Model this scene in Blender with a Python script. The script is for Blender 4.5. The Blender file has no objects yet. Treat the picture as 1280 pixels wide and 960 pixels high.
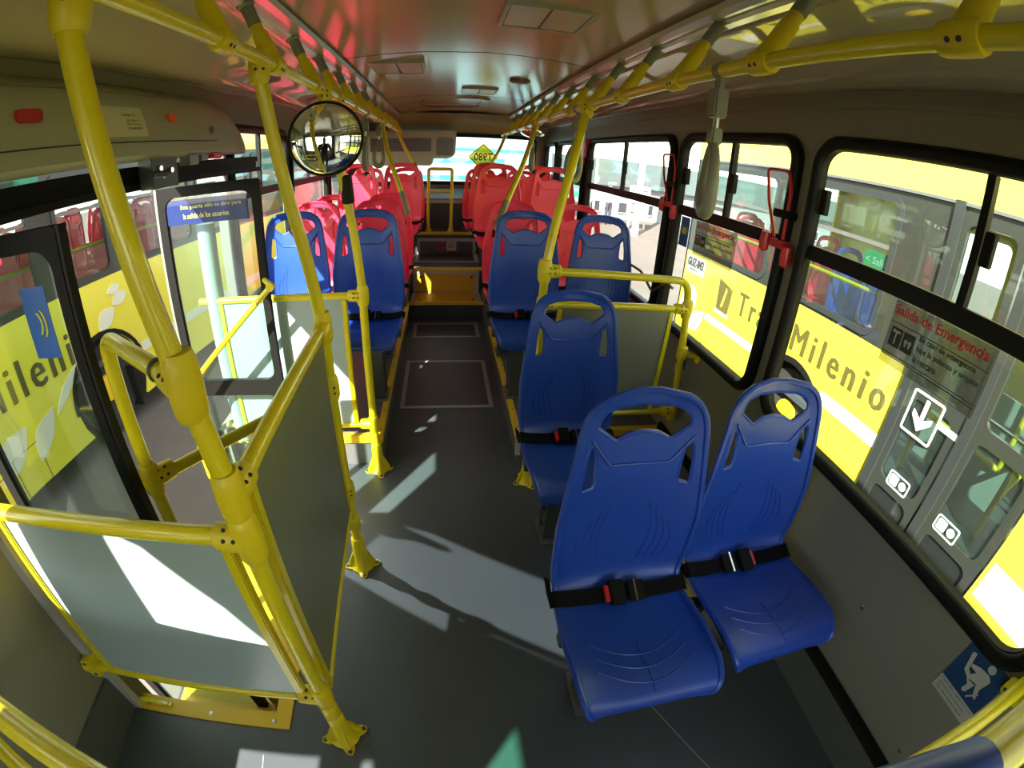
import bpy, bmesh, math, random
from math import sin, cos, pi, radians, atan2, sqrt
from mathutils import Vector, Matrix
from mathutils.geometry import delaunay_2d_cdt, tessellate_polygon
random.seed(7)
SC = bpy.context.scene
COL = SC.collection

# ------------------------------------------------------------------ camera
F_PX, K3 = 581.147673, 0.0372737602
cd = bpy.data.cameras.new('camera'); cam = bpy.data.objects.new('camera', cd); COL.objects.link(cam)
cd.type = 'PANO'; cd.panorama_type = 'FISHEYE_LENS_POLYNOMIAL'
cd.sensor_fit = 'HORIZONTAL'; cd.sensor_width = 36.0; cd.sensor_height = 27.0
q = (1280 / 36.0) / F_PX
cd.fisheye_polynomial_k0 = 0.0
cd.fisheye_polynomial_k1 = -q
cd.fisheye_polynomial_k2 = 0.0
cd.fisheye_polynomial_k3 = K3 * q ** 3
cd.fisheye_polynomial_k4 = 0.0
cd.fisheye_fov = radians(200)
cd.clip_start = 0.01; cd.clip_end = 400
PITCH, YAW, ROLL = -0.476665972, -0.166082557, -0.0635405639
B = Matrix(((1, 0, 0), (0, 0, 1), (0, -1, 0)))
Rx = Matrix(((1, 0, 0), (0, cos(PITCH), -sin(PITCH)), (0, sin(PITCH), cos(PITCH))))
Rz = Matrix(((cos(YAW), -sin(YAW), 0), (sin(YAW), cos(YAW), 0), (0, 0, 1)))
Rr = Matrix(((cos(ROLL), -sin(ROLL), 0), (sin(ROLL), cos(ROLL), 0), (0, 0, 1)))
M = Rz @ Rx @ B @ Rr                      # image axes (right, down, forward) -> world
R3 = Matrix((M.col[0], -M.col[1], -M.col[2])).transposed()
cam.matrix_world = Matrix.Translation((0, 0, 1.53)) @ R3.to_4x4()
SC.camera = cam

# ------------------------------------------------------------------ light
SUN_DIR = Vector((0.55, 0.83, -0.745)).normalized()     # the way the sunlight travels
W = bpy.data.worlds.new('sky'); SC.world = W; W.use_nodes = True
wn = W.node_tree.nodes; wl = W.node_tree.links; wn.clear()
wo = wn.new('ShaderNodeOutputWorld'); wb = wn.new('ShaderNodeBackground'); ws = wn.new('ShaderNodeTexSky')
ws.sky_type = 'NISHITA'; ws.sun_disc = False
ws.sun_elevation = math.asin(-SUN_DIR.z); ws.sun_rotation = atan2(-SUN_DIR.x, -SUN_DIR.y)
ws.altitude = 2600; ws.air_density = 1.0; ws.dust_density = 2.0; ws.ozone_density = 1.0
wb.inputs['Strength'].default_value = 0.48
wh = wn.new('ShaderNodeHueSaturation'); wh.inputs['Saturation'].default_value = 0.45
wt = wn.new('ShaderNodeMix'); wt.data_type = 'RGBA'; wt.blend_type = 'MULTIPLY'; wt.inputs['Factor'].default_value = 1.0; wt.inputs['B'].default_value = (1.06, 1.0, 0.86, 1)
wl.new(ws.outputs[0], wh.inputs['Color']); wl.new(wh.outputs[0], wt.inputs['A']); wl.new(wt.outputs['Result'], wb.inputs['Color']); wl.new(wb.outputs[0], wo.inputs['Surface'])
sd = bpy.data.lights.new('sun', 'SUN'); sun = bpy.data.objects.new('sun', sd); COL.objects.link(sun)
sd.energy = 13.0; sd.angle = radians(0.6); sd.color = (1.0, 0.95, 0.86)
sun.rotation_mode = 'QUATERNION'; sun.rotation_quaternion = SUN_DIR.to_track_quat('-Z', 'Y'); sun.location = (-6, -8, 9)
# added narrow lamp, standing in for sun reflected by the open rear door leaf
gd = bpy.data.lights.new('door_glint_standin', 'AREA'); gl_ = bpy.data.objects.new('door_glint_standin', gd); COL.objects.link(gl_)
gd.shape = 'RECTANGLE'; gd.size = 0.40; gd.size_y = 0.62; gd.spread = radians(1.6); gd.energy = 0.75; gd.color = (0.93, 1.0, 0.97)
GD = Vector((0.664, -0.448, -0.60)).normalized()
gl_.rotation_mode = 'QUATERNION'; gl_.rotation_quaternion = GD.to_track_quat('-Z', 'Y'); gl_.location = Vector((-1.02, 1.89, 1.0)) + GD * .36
vs = SC.view_settings
vs.view_transform = 'Standard'; vs.look = 'None'; vs.gamma = 1.0; vs.use_curve_mapping = False
vs.exposure = 1.22
SC.cycles.use_denoising = True
SC.cycles.max_bounces = 10; SC.cycles.diffuse_bounces = 5; SC.cycles.glossy_bounces = 5
SC.cycles.transparent_max_bounces = 24; SC.cycles.transmission_bounces = 6
SC.cycles.caustics_reflective = False; SC.cycles.caustics_refractive = False
SC.cycles.sample_clamp_indirect = 6.0

# ------------------------------------------------------------------ materials
def mat(name, col, rough=0.5, metal=0.0, spec=0.5, bump=0.0, bscale=200.0, var=0.0, vscale=3.0, coat=0.0):
    m = bpy.data.materials.new(name); m.use_nodes = True
    nt = m.node_tree; n = nt.nodes; l = nt.links; b = n['Principled BSDF']
    b.inputs['Roughness'].default_value = rough; b.inputs['Metallic'].default_value = metal
    b.inputs['Specular IOR Level'].default_value = spec
    b.inputs['Coat Weight'].default_value = coat
    tc = n.new('ShaderNodeTexCoord')
    if var > 0:
        nz = n.new('ShaderNodeTexNoise'); nz.inputs['Scale'].default_value = vscale; nz.inputs['Detail'].default_value = 4
        mr = n.new('ShaderNodeMapRange'); mr.inputs['To Min'].default_value = 1 - var; mr.inputs['To Max'].default_value = 1 + var
        mx = n.new('ShaderNodeMix'); mx.data_type = 'RGBA'; mx.blend_type = 'MULTIPLY'; mx.inputs['Factor'].default_value = 1
        mx.inputs['A'].default_value = (*col, 1)
        l.new(tc.outputs['Object'], nz.inputs['Vector']); l.new(nz.outputs['Fac'], mr.inputs['Value'])
        l.new(mr.outputs[0], mx.inputs['B']); l.new(mx.outputs['Result'], b.inputs['Base Color'])
    else:
        b.inputs['Base Color'].default_value = (*col, 1)
    if bump > 0:
        nz2 = n.new('ShaderNodeTexNoise'); nz2.inputs['Scale'].default_value = bscale; nz2.inputs['Detail'].default_value = 3
        bp = n.new('ShaderNodeBump'); bp.inputs['Strength'].default_value = bump; bp.inputs['Distance'].default_value = 0.002
        l.new(tc.outputs['Object'], nz2.inputs['Vector']); l.new(nz2.outputs['Fac'], bp.inputs['Height'])
        l.new(bp.outputs[0], b.inputs['Normal'])
    return m

def glass(name, tint=(0.93, 0.97, 0.95), refl=1.0, haze=0.0, hcol=(0.5, 0.5, 0.5)):
    m = bpy.data.materials.new(name); m.use_nodes = True
    nt = m.node_tree; n = nt.nodes; l = nt.links; n.clear()
    out = n.new('ShaderNodeOutputMaterial'); tr = n.new('ShaderNodeBsdfTransparent'); gl = n.new('ShaderNodeBsdfGlossy')
    tr.inputs['Color'].default_value = (*tint, 1); gl.inputs['Roughness'].default_value = 0.02
    gl.inputs['Color'].default_value = (refl, refl, refl, 1)
    lw_ = n.new('ShaderNodeLayerWeight'); lw_.inputs['Blend'].default_value = 0.5
    pw = n.new('ShaderNodeMath'); pw.operation = 'POWER'; pw.inputs[1].default_value = 5.0
    fr = n.new('ShaderNodeMath'); fr.operation = 'MULTIPLY_ADD'; fr.inputs[1].default_value = 0.75; fr.inputs[2].default_value = 0.035
    l.new(lw_.outputs['Facing'], pw.inputs[0]); l.new(pw.outputs[0], fr.inputs[0])
    mx = n.new('ShaderNodeMixShader')
    l.new(fr.outputs[0], mx.inputs[0]); l.new(tr.outputs[0], mx.inputs[1]); l.new(gl.outputs[0], mx.inputs[2])
    last = mx
    if haze > 0:
        df = n.new('ShaderNodeBsdfDiffuse'); df.inputs['Color'].default_value = (*hcol, 1)
        m2 = n.new('ShaderNodeMixShader'); m2.inputs[0].default_value = haze
        l.new(mx.outputs[0], m2.inputs[1]); l.new(df.outputs[0], m2.inputs[2]); last = m2
    l.new(last.outputs[0], out.inputs['Surface'])
    return m

YEL = mat('yellow_enamel', (0.63, 0.52, 0.006), 0.30, spec=0.5, coat=0.25)
YELC = mat('yellow_cast', (0.64, 0.50, 0.006), 0.42)
YELP = mat('yellow_panel', (0.66, 0.44, 0.015), 0.45, var=0.06)
AMB = mat('amber_step_vinyl', (0.50, 0.27, 0.01), 0.5, var=0.08, bump=0.1)
BLUE = mat('blue_plastic', (0.012, 0.052, 0.36), 0.36, bump=0.08, bscale=260, var=0.05, spec=0.45)
RED = mat('red_plastic', (0.74, 0.024, 0.070), 0.36, bump=0.08, bscale=260, var=0.04, spec=0.45)
RED2 = mat('red_lever_plastic', (0.55, 0.015, 0.02), 0.35)
FLOOR = mat('floor_vinyl', (0.062, 0.073, 0.082), 0.40, bump=0.25, bscale=500, var=0.16, vscale=2.2, spec=0.5)
FLOOR2 = mat('hatch_vinyl', (0.060, 0.060, 0.066), 0.42, bump=0.25, bscale=500, var=0.12)
DADO = mat('dado_vinyl', (0.085, 0.090, 0.085), 0.45, bump=0.2, bscale=400, var=0.1)
STEPF = mat('step_face_vinyl', (0.035, 0.033, 0.033), 0.5, bump=0.2, bscale=400, var=0.1)
WALL = mat('wall_laminate', (0.20, 0.195, 0.160), 0.42, bump=0.06, bscale=300, var=0.04)
PANEL = mat('partition_laminate', (0.165, 0.17, 0.145), 0.38, bump=0.05, bscale=300, var=0.05)
FROST = mat('frosted_acrylic', (0.30, 0.37, 0.37), 0.35, bump=0.03, bscale=200)
CEIL = mat('ceiling_laminate', (0.37, 0.32, 0.24), 0.16, bump=0.02, bscale=20, spec=0.55)
COVE = mat('cove_laminate', (0.40, 0.37, 0.25), 0.06, spec=0.6)
TRACK = mat('track_aluminium', (0.62, 0.62, 0.6), 0.22, metal=0.6)
BOX = mat('cover_plastic', (0.36, 0.36, 0.28), 0.32, var=0.03)
BLACK = mat('black_rubber', (0.010, 0.010, 0.009), 0.5, spec=0.14)
BLK2 = mat('black_metal', (0.006, 0.006, 0.005), 0.55, spec=0.12)
BTRIM = mat('bus_trim_grey', (0.035, 0.04, 0.036), 0.4, metal=0.2)
DARKG = mat('dark_grey_metal', (0.055, 0.06, 0.055), 0.4, metal=0.3, bump=0.1)
GREYM = mat('grey_metal', (0.16, 0.165, 0.15), 0.38, metal=0.35)
SILV = mat('silver_trim', (0.55, 0.53, 0.52), 0.3, metal=0.7)
GREYP = mat('grey_plastic', (0.20, 0.205, 0.16), 0.4)
PLG = mat('light_grey_trim', (0.38, 0.36, 0.36), 0.4)
BELT = mat('belt_webbing', (0.005, 0.005, 0.006), 0.8, spec=0.1, bump=0.4, bscale=900)
WHITE = mat('white_print', (0.82, 0.82, 0.80), 0.5)
GWHITE = mat('grey_white_print', (0.42, 0.42, 0.40), 0.5)
NAVY = mat('navy_print', (0.010, 0.045, 0.13), 0.4)
SIGNB = mat('blue_print', (0.01, 0.10, 0.42), 0.4)
INK = mat('black_ink', (0.02, 0.018, 0.018), 0.5)
REDINK = mat('red_ink', (0.70, 0.02, 0.04), 0.5)
GREENS = mat('green_print', (0.02, 0.42, 0.17), 0.45)
YINK = mat('yellow_ink', (0.75, 0.72, 0.03), 0.5)

BODY = mat('bus_yellow_paint', (0.78, 0.69, 0.05), 0.25, coat=0.5, var=0.02)
BODYW = mat('bus_white_paint', (0.30, 0.37, 0.39), 0.28, coat=0.4)
OLIVE = mat('olive_lettering', (0.10, 0.085, 0.02), 0.4)
LEAFW = mat('pale_leaf_print', (0.74, 0.72, 0.58), 0.35)
BAND = mat('window_band_grey', (0.030, 0.033, 0.026), 0.3, coat=0.3)
GREENB = mat('green_band', (0.01, 0.16, 0.09), 0.35)
TYRE = mat('tyre_rubber', (0.03, 0.028, 0.026), 0.8, bump=0.4, bscale=80)
HUBY = mat('yellow_hub', (0.80, 0.55, 0.02), 0.35)
ASPH = mat('asphalt', (0.125, 0.108, 0.092), 0.85, bump=0.6, bscale=60, var=0.25, vscale=1.3)
KERB = mat('concrete', (0.52, 0.50, 0.47), 0.8, var=0.1)
BLDG = mat('pale_render', (0.19, 0.205, 0.22), 0.8, var=0.05)
BLDT = mat('grey_roofing', (0.07, 0.095, 0.095), 0.6, var=0.1)
DKWIN = mat('dark_window', (0.03, 0.04, 0.05), 0.15)
TURQ = mat('turquoise_paint', (0.04, 0.24, 0.28), 0.4)
SKIN = mat('skin', (0.32, 0.17, 0.10), 0.55)
SHIRT = mat('grey_shirt', (0.45, 0.46, 0.50), 0.8)
TROUS = mat('dark_trousers', (0.04, 0.045, 0.07), 0.8)
HAIR = mat('dark_hair', (0.015, 0.012, 0.01), 0.6)
BLKC = mat('black_cloth', (0.012, 0.012, 0.014), 0.8)
ORNG = mat('orange_lens', (0.75, 0.11, 0.01), 0.25)
REDL = mat('red_lens', (0.42, 0.03, 0.03), 0.25)
MIRR = mat('mirror_glass', (0.85, 0.86, 0.80), 0.02, metal=1.0)
CHROME = mat('chrome', (0.8, 0.8, 0.8), 0.12, metal=1.0)
GLASS = glass('window_glass', (0.93, 0.96, 0.94))
GLASSD = glass('door_glass', (0.80, 0.90, 0.86), haze=0.008, hcol=(0.3, 0.35, 0.33))
GLASSB = glass('parked_bus_glass', (0.66, 0.75, 0.71), haze=0.02, hcol=(0.5, 0.55, 0.5))
GLASSR = glass('rear_glass', (0.80, 0.93, 0.93), haze=0.04, hcol=(0.5, 0.6, 0.6))
GLASSG = glass('green_tinted_glass', (0.45, 0.9, 0.72))
SIGNY = glass('yellow_film', (0.90, 0.72, 0.22), haze=0.30, hcol=(0.85, 0.7, 0.05))
FILM = glass('film_sticker', (0.70, 0.70, 0.68), haze=0.28, hcol=(0.42, 0.42, 0.38))
FILMB = glass('blue_film', (0.18, 0.28, 0.62), haze=0.35, hcol=(0.03, 0.06, 0.22))

# ------------------------------------------------------------------ mesh builder
def rrect(u0, u1, v0, v1, r=0.0, n=6):
    if r <= 0: return [(u0, v0), (u1, v0), (u1, v1), (u0, v1)]
    P = []
    for cx, cy, a0 in ((u1 - r, v0 + r, -90), (u1 - r, v1 - r, 0), (u0 + r, v1 - r, 90), (u0 + r, v0 + r, 180)):
        for i in range(n + 1):
            a = radians(a0 + 90 * i / n); P.append((cx + r * cos(a), cy + r * sin(a)))
    return P

AX = {'x': lambda u, v, w: (w, u, v), 'y': lambda u, v, w: (u, w, v), 'z': lambda u, v, w: (u, v, w)}

def pin(p, L):
    c = False; x, y = p
    for i in range(len(L)):
        x1, y1 = L[i]; x2, y2 = L[i - 1]
        if (y1 > y) != (y2 > y) and x < (x2 - x1) * (y - y1) / (y2 - y1) + x1: c = not c
    return c

def tri_fill(loops):
    pts = []; ed = []
    for L in loops:
        o = len(pts); pts += [Vector(p) for p in L]; ed += [(o + i, o + (i + 1) % len(L)) for i in range(len(L))]
    V2, _, F2, ov, _, _ = delaunay_2d_cdt(pts, ed, [], 0, 1e-6)
    back = [o[0] if o else -1 for o in ov]
    out = []
    for f in F2:
        c = (sum(V2[i].x for i in f) / len(f), sum(V2[i].y for i in f) / len(f))
        if pin(c, loops[0]) and not any(pin(c, h) for h in loops[1:]):
            t = tuple(back[i] for i in f)
            if min(t) >= 0: out.append(t)
    return out

class MB:
    def __init__(s): s.v = []; s.f = []; s.m = []; s.mi = 0
    def add(s, vs, fs):
        o = len(s.v); s.v += [tuple(p) for p in vs]
        for f in fs: s.f.append(tuple(o + i for i in f)); s.m.append(s.mi)
        return s
    def box(s, x0, x1, y0, y1, z0, z1):
        vs = [(x, y, z) for z in (z0, z1) for y in (y0, y1) for x in (x0, x1)]
        return s.add(vs, [(0, 2, 3, 1), (4, 5, 7, 6), (0, 1, 5, 4), (2, 6, 7, 3), (0, 4, 6, 2), (1, 3, 7, 5)])
    def tube(s, pts, r, n=12, caps=True, closed=False):
        P = [Vector(p) for p in pts]; N = len(P)
        rs = r if isinstance(r, (list, tuple)) else [r] * N
        vs = []; prev = None
        for i in range(N):
            if closed: t = (P[(i + 1) % N] - P[i - 1])
            else: t = (P[min(i + 1, N - 1)] - P[max(i - 1, 0)])
            t.normalize()
            if prev is None:
                a = Vector((0, 0, 1)) if abs(t.z) < 0.9 else Vector((1, 0, 0))
                u = t.cross(a).normalized()
            else:
                u = prev - t * prev.dot(t)
                u = u.normalized() if u.length > 1e-6 else t.orthogonal().normalized()
            prev = u; w = t.cross(u)
            for k in range(n):
                a = 2 * pi * k / n; vs.append(P[i] + (u * cos(a) + w * sin(a)) * rs[i])
        fs = []
        for i in range(N if closed else N - 1):
            j = (i + 1) % N
            for k in range(n):
                l = (k + 1) % n; fs.append((i * n + k, i * n + l, j * n + l, j * n + k))
        if caps and not closed:
            fs.append(tuple(range(n))[::-1]); fs.append(tuple((N - 1) * n + k for k in range(n)))
        return s.add(vs, fs)
    def prism(s, outer, axis, w0, w1, holes=()):
        loops = [list(outer)] + [list(h) for h in holes]
        flat = [p for L in loops for p in L]; n = len(flat); g = AX[axis]
        tris = tri_fill(loops)
        vs = [g(u, v, w0) for u, v in flat] + [g(u, v, w1) for u, v in flat]
        fs = [tuple(t) for t in tris] + [tuple(i + n for i in reversed(t)) for t in tris]
        o = 0
        for L in loops:
            k = len(L)
            for i in range(k):
                j = (i + 1) % k; fs.append((o + i, o + j, o + j + n, o + i + n))
            o += k
        return s.add(vs, fs)
    def lathe(s, prof, c=(0, 0, 0), n=24, axis=Vector((0, 0, 1))):
        c = Vector(c); ax = Vector(axis).normalized(); u = ax.orthogonal().normalized(); w = ax.cross(u)
        vs = []; fs = []
        for r, z in prof:
            for k in range(n):
                a = 2 * pi * k / n; vs.append(c + ax * z + (u * cos(a) + w * sin(a)) * max(r, 1e-4))
        for i in range(len(prof) - 1):
            for k in range(n):
                l = (k + 1) % n; fs.append((i * n + k, i * n + l, (i + 1) * n + l, (i + 1) * n + k))
        fs.append(tuple(range(n))[::-1]); fs.append(tuple((len(prof) - 1) * n + k for k in range(n)))
        return s.add(vs, fs)
    def cyl(s, p0, p1, r, n=12): return s.tube([p0, p1], r, n)
    def quad(s, a, b, c, d): return s.add([a, b, c, d], [(0, 1, 2, 3)])
    def ribbon(s, pts, wv, th):
        P = [Vector(p) for p in pts]; wv = Vector(wv); N = len(P); vs = []; fs = []
        for i in range(N):
            t = (P[min(i + 1, N - 1)] - P[max(i - 1, 0)]).normalized(); w = wv if not callable(wv) else wv
            nn = t.cross(w.normalized()).normalized()
            for a, b in ((-.5, -.5), (.5, -.5), (.5, .5), (-.5, .5)): vs.append(P[i] + w * a + nn * th * b)
        for i in range(N - 1):
            for k in range(4):
                l = (k + 1) % 4; fs.append((i * 4 + k, i * 4 + l, i * 4 + 4 + l, i * 4 + 4 + k))
        fs.append((3, 2, 1, 0)); fs.append(tuple((N - 1) * 4 + k for k in range(4)))
        return s.add(vs, fs)

OFF = {}
def mesh_of(name, mb, mats, bevel=0.0, smooth=True, xf=None):
    me = bpy.data.meshes.new(name)
    vs = mb.v if xf is None else [tuple(xf @ Vector(p)) for p in mb.v]
    me.from_pydata(vs, [], mb.f)
    if not isinstance(mats, (list, tuple)): mats = [mats]
    for m in mats: me.materials.append(m)
    if any(mb.m):
        for i, p in enumerate(me.polygons): p.material_index = mb.m[i]
    bm = bmesh.new(); bm.from_mesh(me)
    bmesh.ops.recalc_face_normals(bm, faces=bm.faces)
    if bevel > 0:
        es = [e for e in bm.edges if len(e.link_faces) == 2 and e.calc_face_angle(0) > radians(40)]
        bmesh.ops.bevel(bm, geom=es, offset=bevel, segments=2, affect='EDGES', clamp_overlap=True)
    bm.to_mesh(me); bm.free()
    if smooth and name not in ('lettering', 'leaf_graphic', 'number_plate_sticker'):
        me.shade_smooth(); me.set_sharp_from_angle(angle=radians(38))
    return me

def put(name, me, parent=None):
    o = bpy.data.objects.new(name, me); COL.objects.link(o)
    if parent is not None:
        o.parent = parent
        o.matrix_parent_inverse = Matrix.Translation(-Vector(OFF.get(parent.name, (0, 0, 0))))
        OFF[o.name] = OFF.get(parent.name, (0, 0, 0)) if False else (0, 0, 0)
    return o

def obj(name, mb, m, parent=None, bevel=0.0, smooth=True, xf=None):
    return put(name, mesh_of(name, mb, m, bevel, smooth, xf), parent)

def tag(o, label=None, cat=None, group=None, kind=None):
    if label: o['label'] = label
    if cat: o['category'] = cat
    if group: o['group'] = group
    if kind: o['kind'] = kind
    return o

def root(name, label, cat, loc=(0, 0, 0), group=None, kind=None):
    o = bpy.data.objects.new(name, None); COL.objects.link(o); o.location = loc
    o.empty_display_size = 0.1; OFF[o.name] = tuple(loc)
    return tag(o, label, cat, group, kind)

def struct(name, mb, m, parent=None, label=None, bevel=0.0, smooth=True):
    o = obj(name, mb, m, parent, bevel, smooth)
    if parent is None: o['kind'] = 'structure'
    if label: o['label'] = label
    return o

KIDS = {}
def copy_tree(o, parent=None, memo=None):
    c = o.copy(); COL.objects.link(c); c.parent = parent
    if parent is not None: c.matrix_parent_inverse = o.matrix_parent_inverse.copy()
    for ch in [x for x in ALLCH.get(o.name, [])]: copy_tree(ch, c)
    return c
ALLCH = {}
def index_children():
    ALLCH.clear()
    for o in COL.objects:
        if o.parent is not None: ALLCH.setdefault(o.parent.name, []).append(o)

# text as mesh fitted in a rectangle: origin (left,bottom), right vector, up vector
def text_mb(mb, body, org, right, up, th=0.0008, fit=True, bold=0.0, space=1.0):
    cu = bpy.data.curves.new('t', 'FONT'); cu.body = body; cu.offset = bold; cu.space_character = space; cu.resolution_u = 2; cu.fill_mode = 'FRONT'
    to = bpy.data.objects.new('t', cu); COL.objects.link(to)
    dg = bpy.context.evaluated_depsgraph_get(); me = bpy.data.meshes.new_from_object(to.evaluated_get(dg))
    vs = [v.co.copy() for v in me.vertices]; fs = [tuple(p.vertices) for p in me.polygons]
    bpy.data.objects.remove(to); bpy.data.meshes.remove(me); bpy.data.curves.remove(cu)
    if not vs: return
    x0 = min(v.x for v in vs); x1 = max(v.x for v in vs); y0 = min(v.y for v in vs); y1 = max(v.y for v in vs)
    right = Vector(right); up = Vector(up); org = Vector(org); nn = right.cross(up).normalized() * th
    mb.add([org + right * ((v.x - x0) / (x1 - x0)) + up * ((v.y - y0) / (y1 - y0)) + nn for v in vs], fs)

# ------------------------------------------------------------------ plane cards that are stickers: thin prisms
def sticker(axis, w, side, poly, t=0.001):
    return MB().prism(poly, axis, w, w + side * t)

# ================================================================== THE BUS SHELL
XR, XL = 1.20, -1.15       # inner wall faces
YF, YR = -2.6, 5.95        # front / rear
# ---- floor with the stairwell hole
HOLE = [(-1.15, 0.60), (-0.575, 0.60), (-0.575, 1.95), (-1.15, 1.95)]
fl = MB()
for a, b, c, d in ((-1.15, 1.20, YF, 0.60), (-0.575, 1.20, 0.60, 1.95), (-1.15, 1.20, 1.95, YR)):
    fl.box(a, b, c, d, -0.04, 0.0)
floor = struct('floor', fl, FLOOR, label='dark grey speckled vinyl bus floor')
def seam(p0, p1, w=0.0035):
    a = Vector(p0); b = Vector(p1); d = (b - a).normalized(); n = Vector((-d.y, d.x, 0)) * w
    obj('seam', MB().quad(a - n, b - n, b + n, a + n), PLG, floor)
seam((0.62, 0.62, 0.0008), (0.80, 0.2, 0.0008), 0.0015)
seam((-0.62, 0.48, 0.0008), (-0.60, 0.2, 0.0008), 0.0012)

# ---- floor hatches
def hatch(x0, x1, y0, y1, label, z=0.0):
    r = root('floor_hatch', label, 'hatch', ((x0 + x1) / 2, (y0 + y1) / 2, z))
    w = 0.028
    obj('hatch_frame', MB().prism(rrect(x0, x1, y0, y1), 'z', z, z + 0.004, [rrect(x0 + w, x1 - w, y0 + w, y1 - w)]), PLG, r)
    obj('hatch_panel', MB().box(x0 + w + .003, x1 - w - .003, y0 + w + .003, y1 - w - .003, z, z + 0.003), FLOOR2, r)
    for x in (x0 + .06, x1 - .06):
        for y in (y0 + .06, y1 - .06):
            obj('screw', MB().lathe([(0.009, 0.003), (0.009, 0.005), (0.004, 0.0055)], (x, y, z), 10), DARKG, r)
hatch(-0.285, 0.325, 2.60, 3.33, 'grey framed floor hatch in the aisle, the larger and nearer one')
hatch(-0.27, 0.325, 3.82, 4.18, 'small grey framed floor hatch right in front of the first step')

# ---- platforms and steps
PZ = 0.19
def platform(name, x0, x1, y0, y1, z, m=FLOOR, label=None, bottom=0.0):
    return struct(name, MB().box(x0, x1, y0, y1, bottom, z), m, label=label)
pr = platform('floor_platform_right', 0.385, XR, 2.02, 3.56, PZ, DADO, 'raised grey floor under the right front rows')
pl = platform('floor_platform_left', XL, -0.335, 2.02, 4.10, PZ, DADO, 'raised grey floor under the left rows')
prh = platform('floor_platform_right_rear', 0.385, XR, 3.56, 5.25, 0.45, DADO, 'higher raised floor under the right rear rows')
plh = platform('floor_platform_left_rear', XL, -0.335, 4.10, 5.25, 0.45, DADO, 'higher raised floor under the left rear rows')
st1 = platform('floor_step_lower', -0.335, 0.385, 4.25, 4.56, 0.19, STEPF, 'first dark step at the end of the aisle')
st2 = platform('floor_step_upper', -0.335, 0.385, 4.56, 5.25, 0.45, STEPF, 'second dark step at the end of the aisle')
deck = platform('floor_engine_deck', XL, XR, 5.25, YR, 0.70, STEPF, 'dark raised deck under the rear row of seats')
def strip(name, x0, x1, y0, y1, z0, z1, label, parent=None, screws=()):
    r = struct(name, MB().box(x0, x1, y0, y1, z0, z1), YELP, parent, bevel=0.003, label=label)
    for p in screws: obj('screw', MB().lathe([(0.005, 0), (0.005, 0.002), (0.002, 0.003)], p, 8), DARKG, r)
    return r
strip('trim_1', 0.372, 0.405, 2.0, 3.60, PZ - .035, PZ + .004, 'yellow edge strip of the right platform beside the aisle', screws=[(0.389, 2.06 + .19 * i, PZ + .004) for i in range(9)])
strip('trim_2', -0.352, -0.318, 2.0, 4.22, PZ - .035, PZ + .004, 'yellow edge strip of the left platform beside the aisle', screws=[(-0.335, 2.06 + .19 * i, PZ + .004) for i in range(11)])
strip('trim_3', XL, -0.318, 1.995, 2.03, PZ - .04, PZ + .006, 'bright yellow front edge strip of the left platform')
strip('trim_4', 0.40, XR, 1.995, 2.03, PZ - .04, PZ + .006, 'yellow front edge strip of the right platform')
strip('trim_5', -0.335, 0.385, 4.235, 4.27, 0.165, 0.196, 'yellow nosing of the first step')
strip('trim_6', -0.335, 0.385, 4.545, 4.58, 0.425, 0.456, 'yellow nosing of the second step')
strip('trim_7', -0.345, 0.405, 5.235, 5.27, 0.675, 0.706, 'yellow nosing of the top step')
# silver end piece of the right strip
obj('trim_end_cap', MB().box(0.374, 0.40, 1.985, 2.0, 0.06, PZ - .035), PLG, bpy.data.objects['trim_1'])
# step covers (removable panels)
r = root('step_cover', 'amber vinyl cover panel with grey frame on the first step', 'panel', (0.02, 4.5, 0.19))
obj('riser_panel', MB().box(-0.265, 0.325, 4.548, 4.556, 0.205, 0.395), AMB, r)
obj('tread_panel', MB().box(-0.265, 0.325, 4.275, 4.545, 0.191, 0.196), AMB, r)
obj('panel_frame', MB().prism(rrect(-0.30, 0.36, 0.192, 0.43), 'y', 4.545, 4.56, [rrect(-0.265, 0.325, 0.2, 0.395)])
    .box(-0.31, -0.268, 4.272, 4.545, .19, .1965).box(0.328, 0.37, 4.272, 4.545, .19, .1965), PLG, r)
for x in (-0.225, 0.285):
    obj('screw', MB().lathe([(0.012, 0), (0.012, 0.004), (0.005, 0.006)], (x, 4.548, 0.36), 12, (0, -1, 0)), BLK2, r)
    obj('screw', MB().lathe([(0.012, 0), (0.012, 0.004), (0.005, 0.006)], (x, 4.31, 0.196), 12), BLK2, r)
r = root('step_cover', 'dark grey framed cover panel with warning stickers on the second step', 'panel', (0.02, 5.2, 0.45))
obj('riser_panel', MB().box(-0.265, 0.33, 5.236, 5.246, 0.46, 0.60), FLOOR2, r)
obj('tread_panel', MB().box(-0.265, 0.33, 4.86, 5.236, 0.451, 0.455), FLOOR2, r)
obj('panel_frame', MB().prism(rrect(-0.295, 0.365, 0.452, 0.635), 'y', 5.23, 5.249, [rrect(-0.265, 0.33, 0.452, 0.60)])
    .box(-0.30, -0.268, 4.85, 5.24, .45, .4565).box(0.333, 0.375, 4.85, 5.24, .45, .4565).box(-0.3, 0.375, 4.83, 4.858, .45, .4565), PLG, r)
r = root('notice_sticker', 'small pinkish white notice sticker on the upper step riser', 'sticker', (0.09, 5.23, 0.5))
obj('sheet', MB().box(0.035, 0.145, 5.2335, 5.2355, 0.49, 0.595), mat('pink_white_paper', (0.62, 0.48, 0.47), 0.6), r)
for i, (w, z) in enumerate(((.05, .57), (.08, .552), (.08, .54), (.06, .528))): obj('printed_line', MB().box(0.05, 0.05 + w, 5.2325, 5.2334, z, z + .005), INK, r)
r = root('no_entry_sticker', 'round red bordered warning sticker on the upper step riser', 'sticker', (-.02, 5.23, 0.5))
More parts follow.
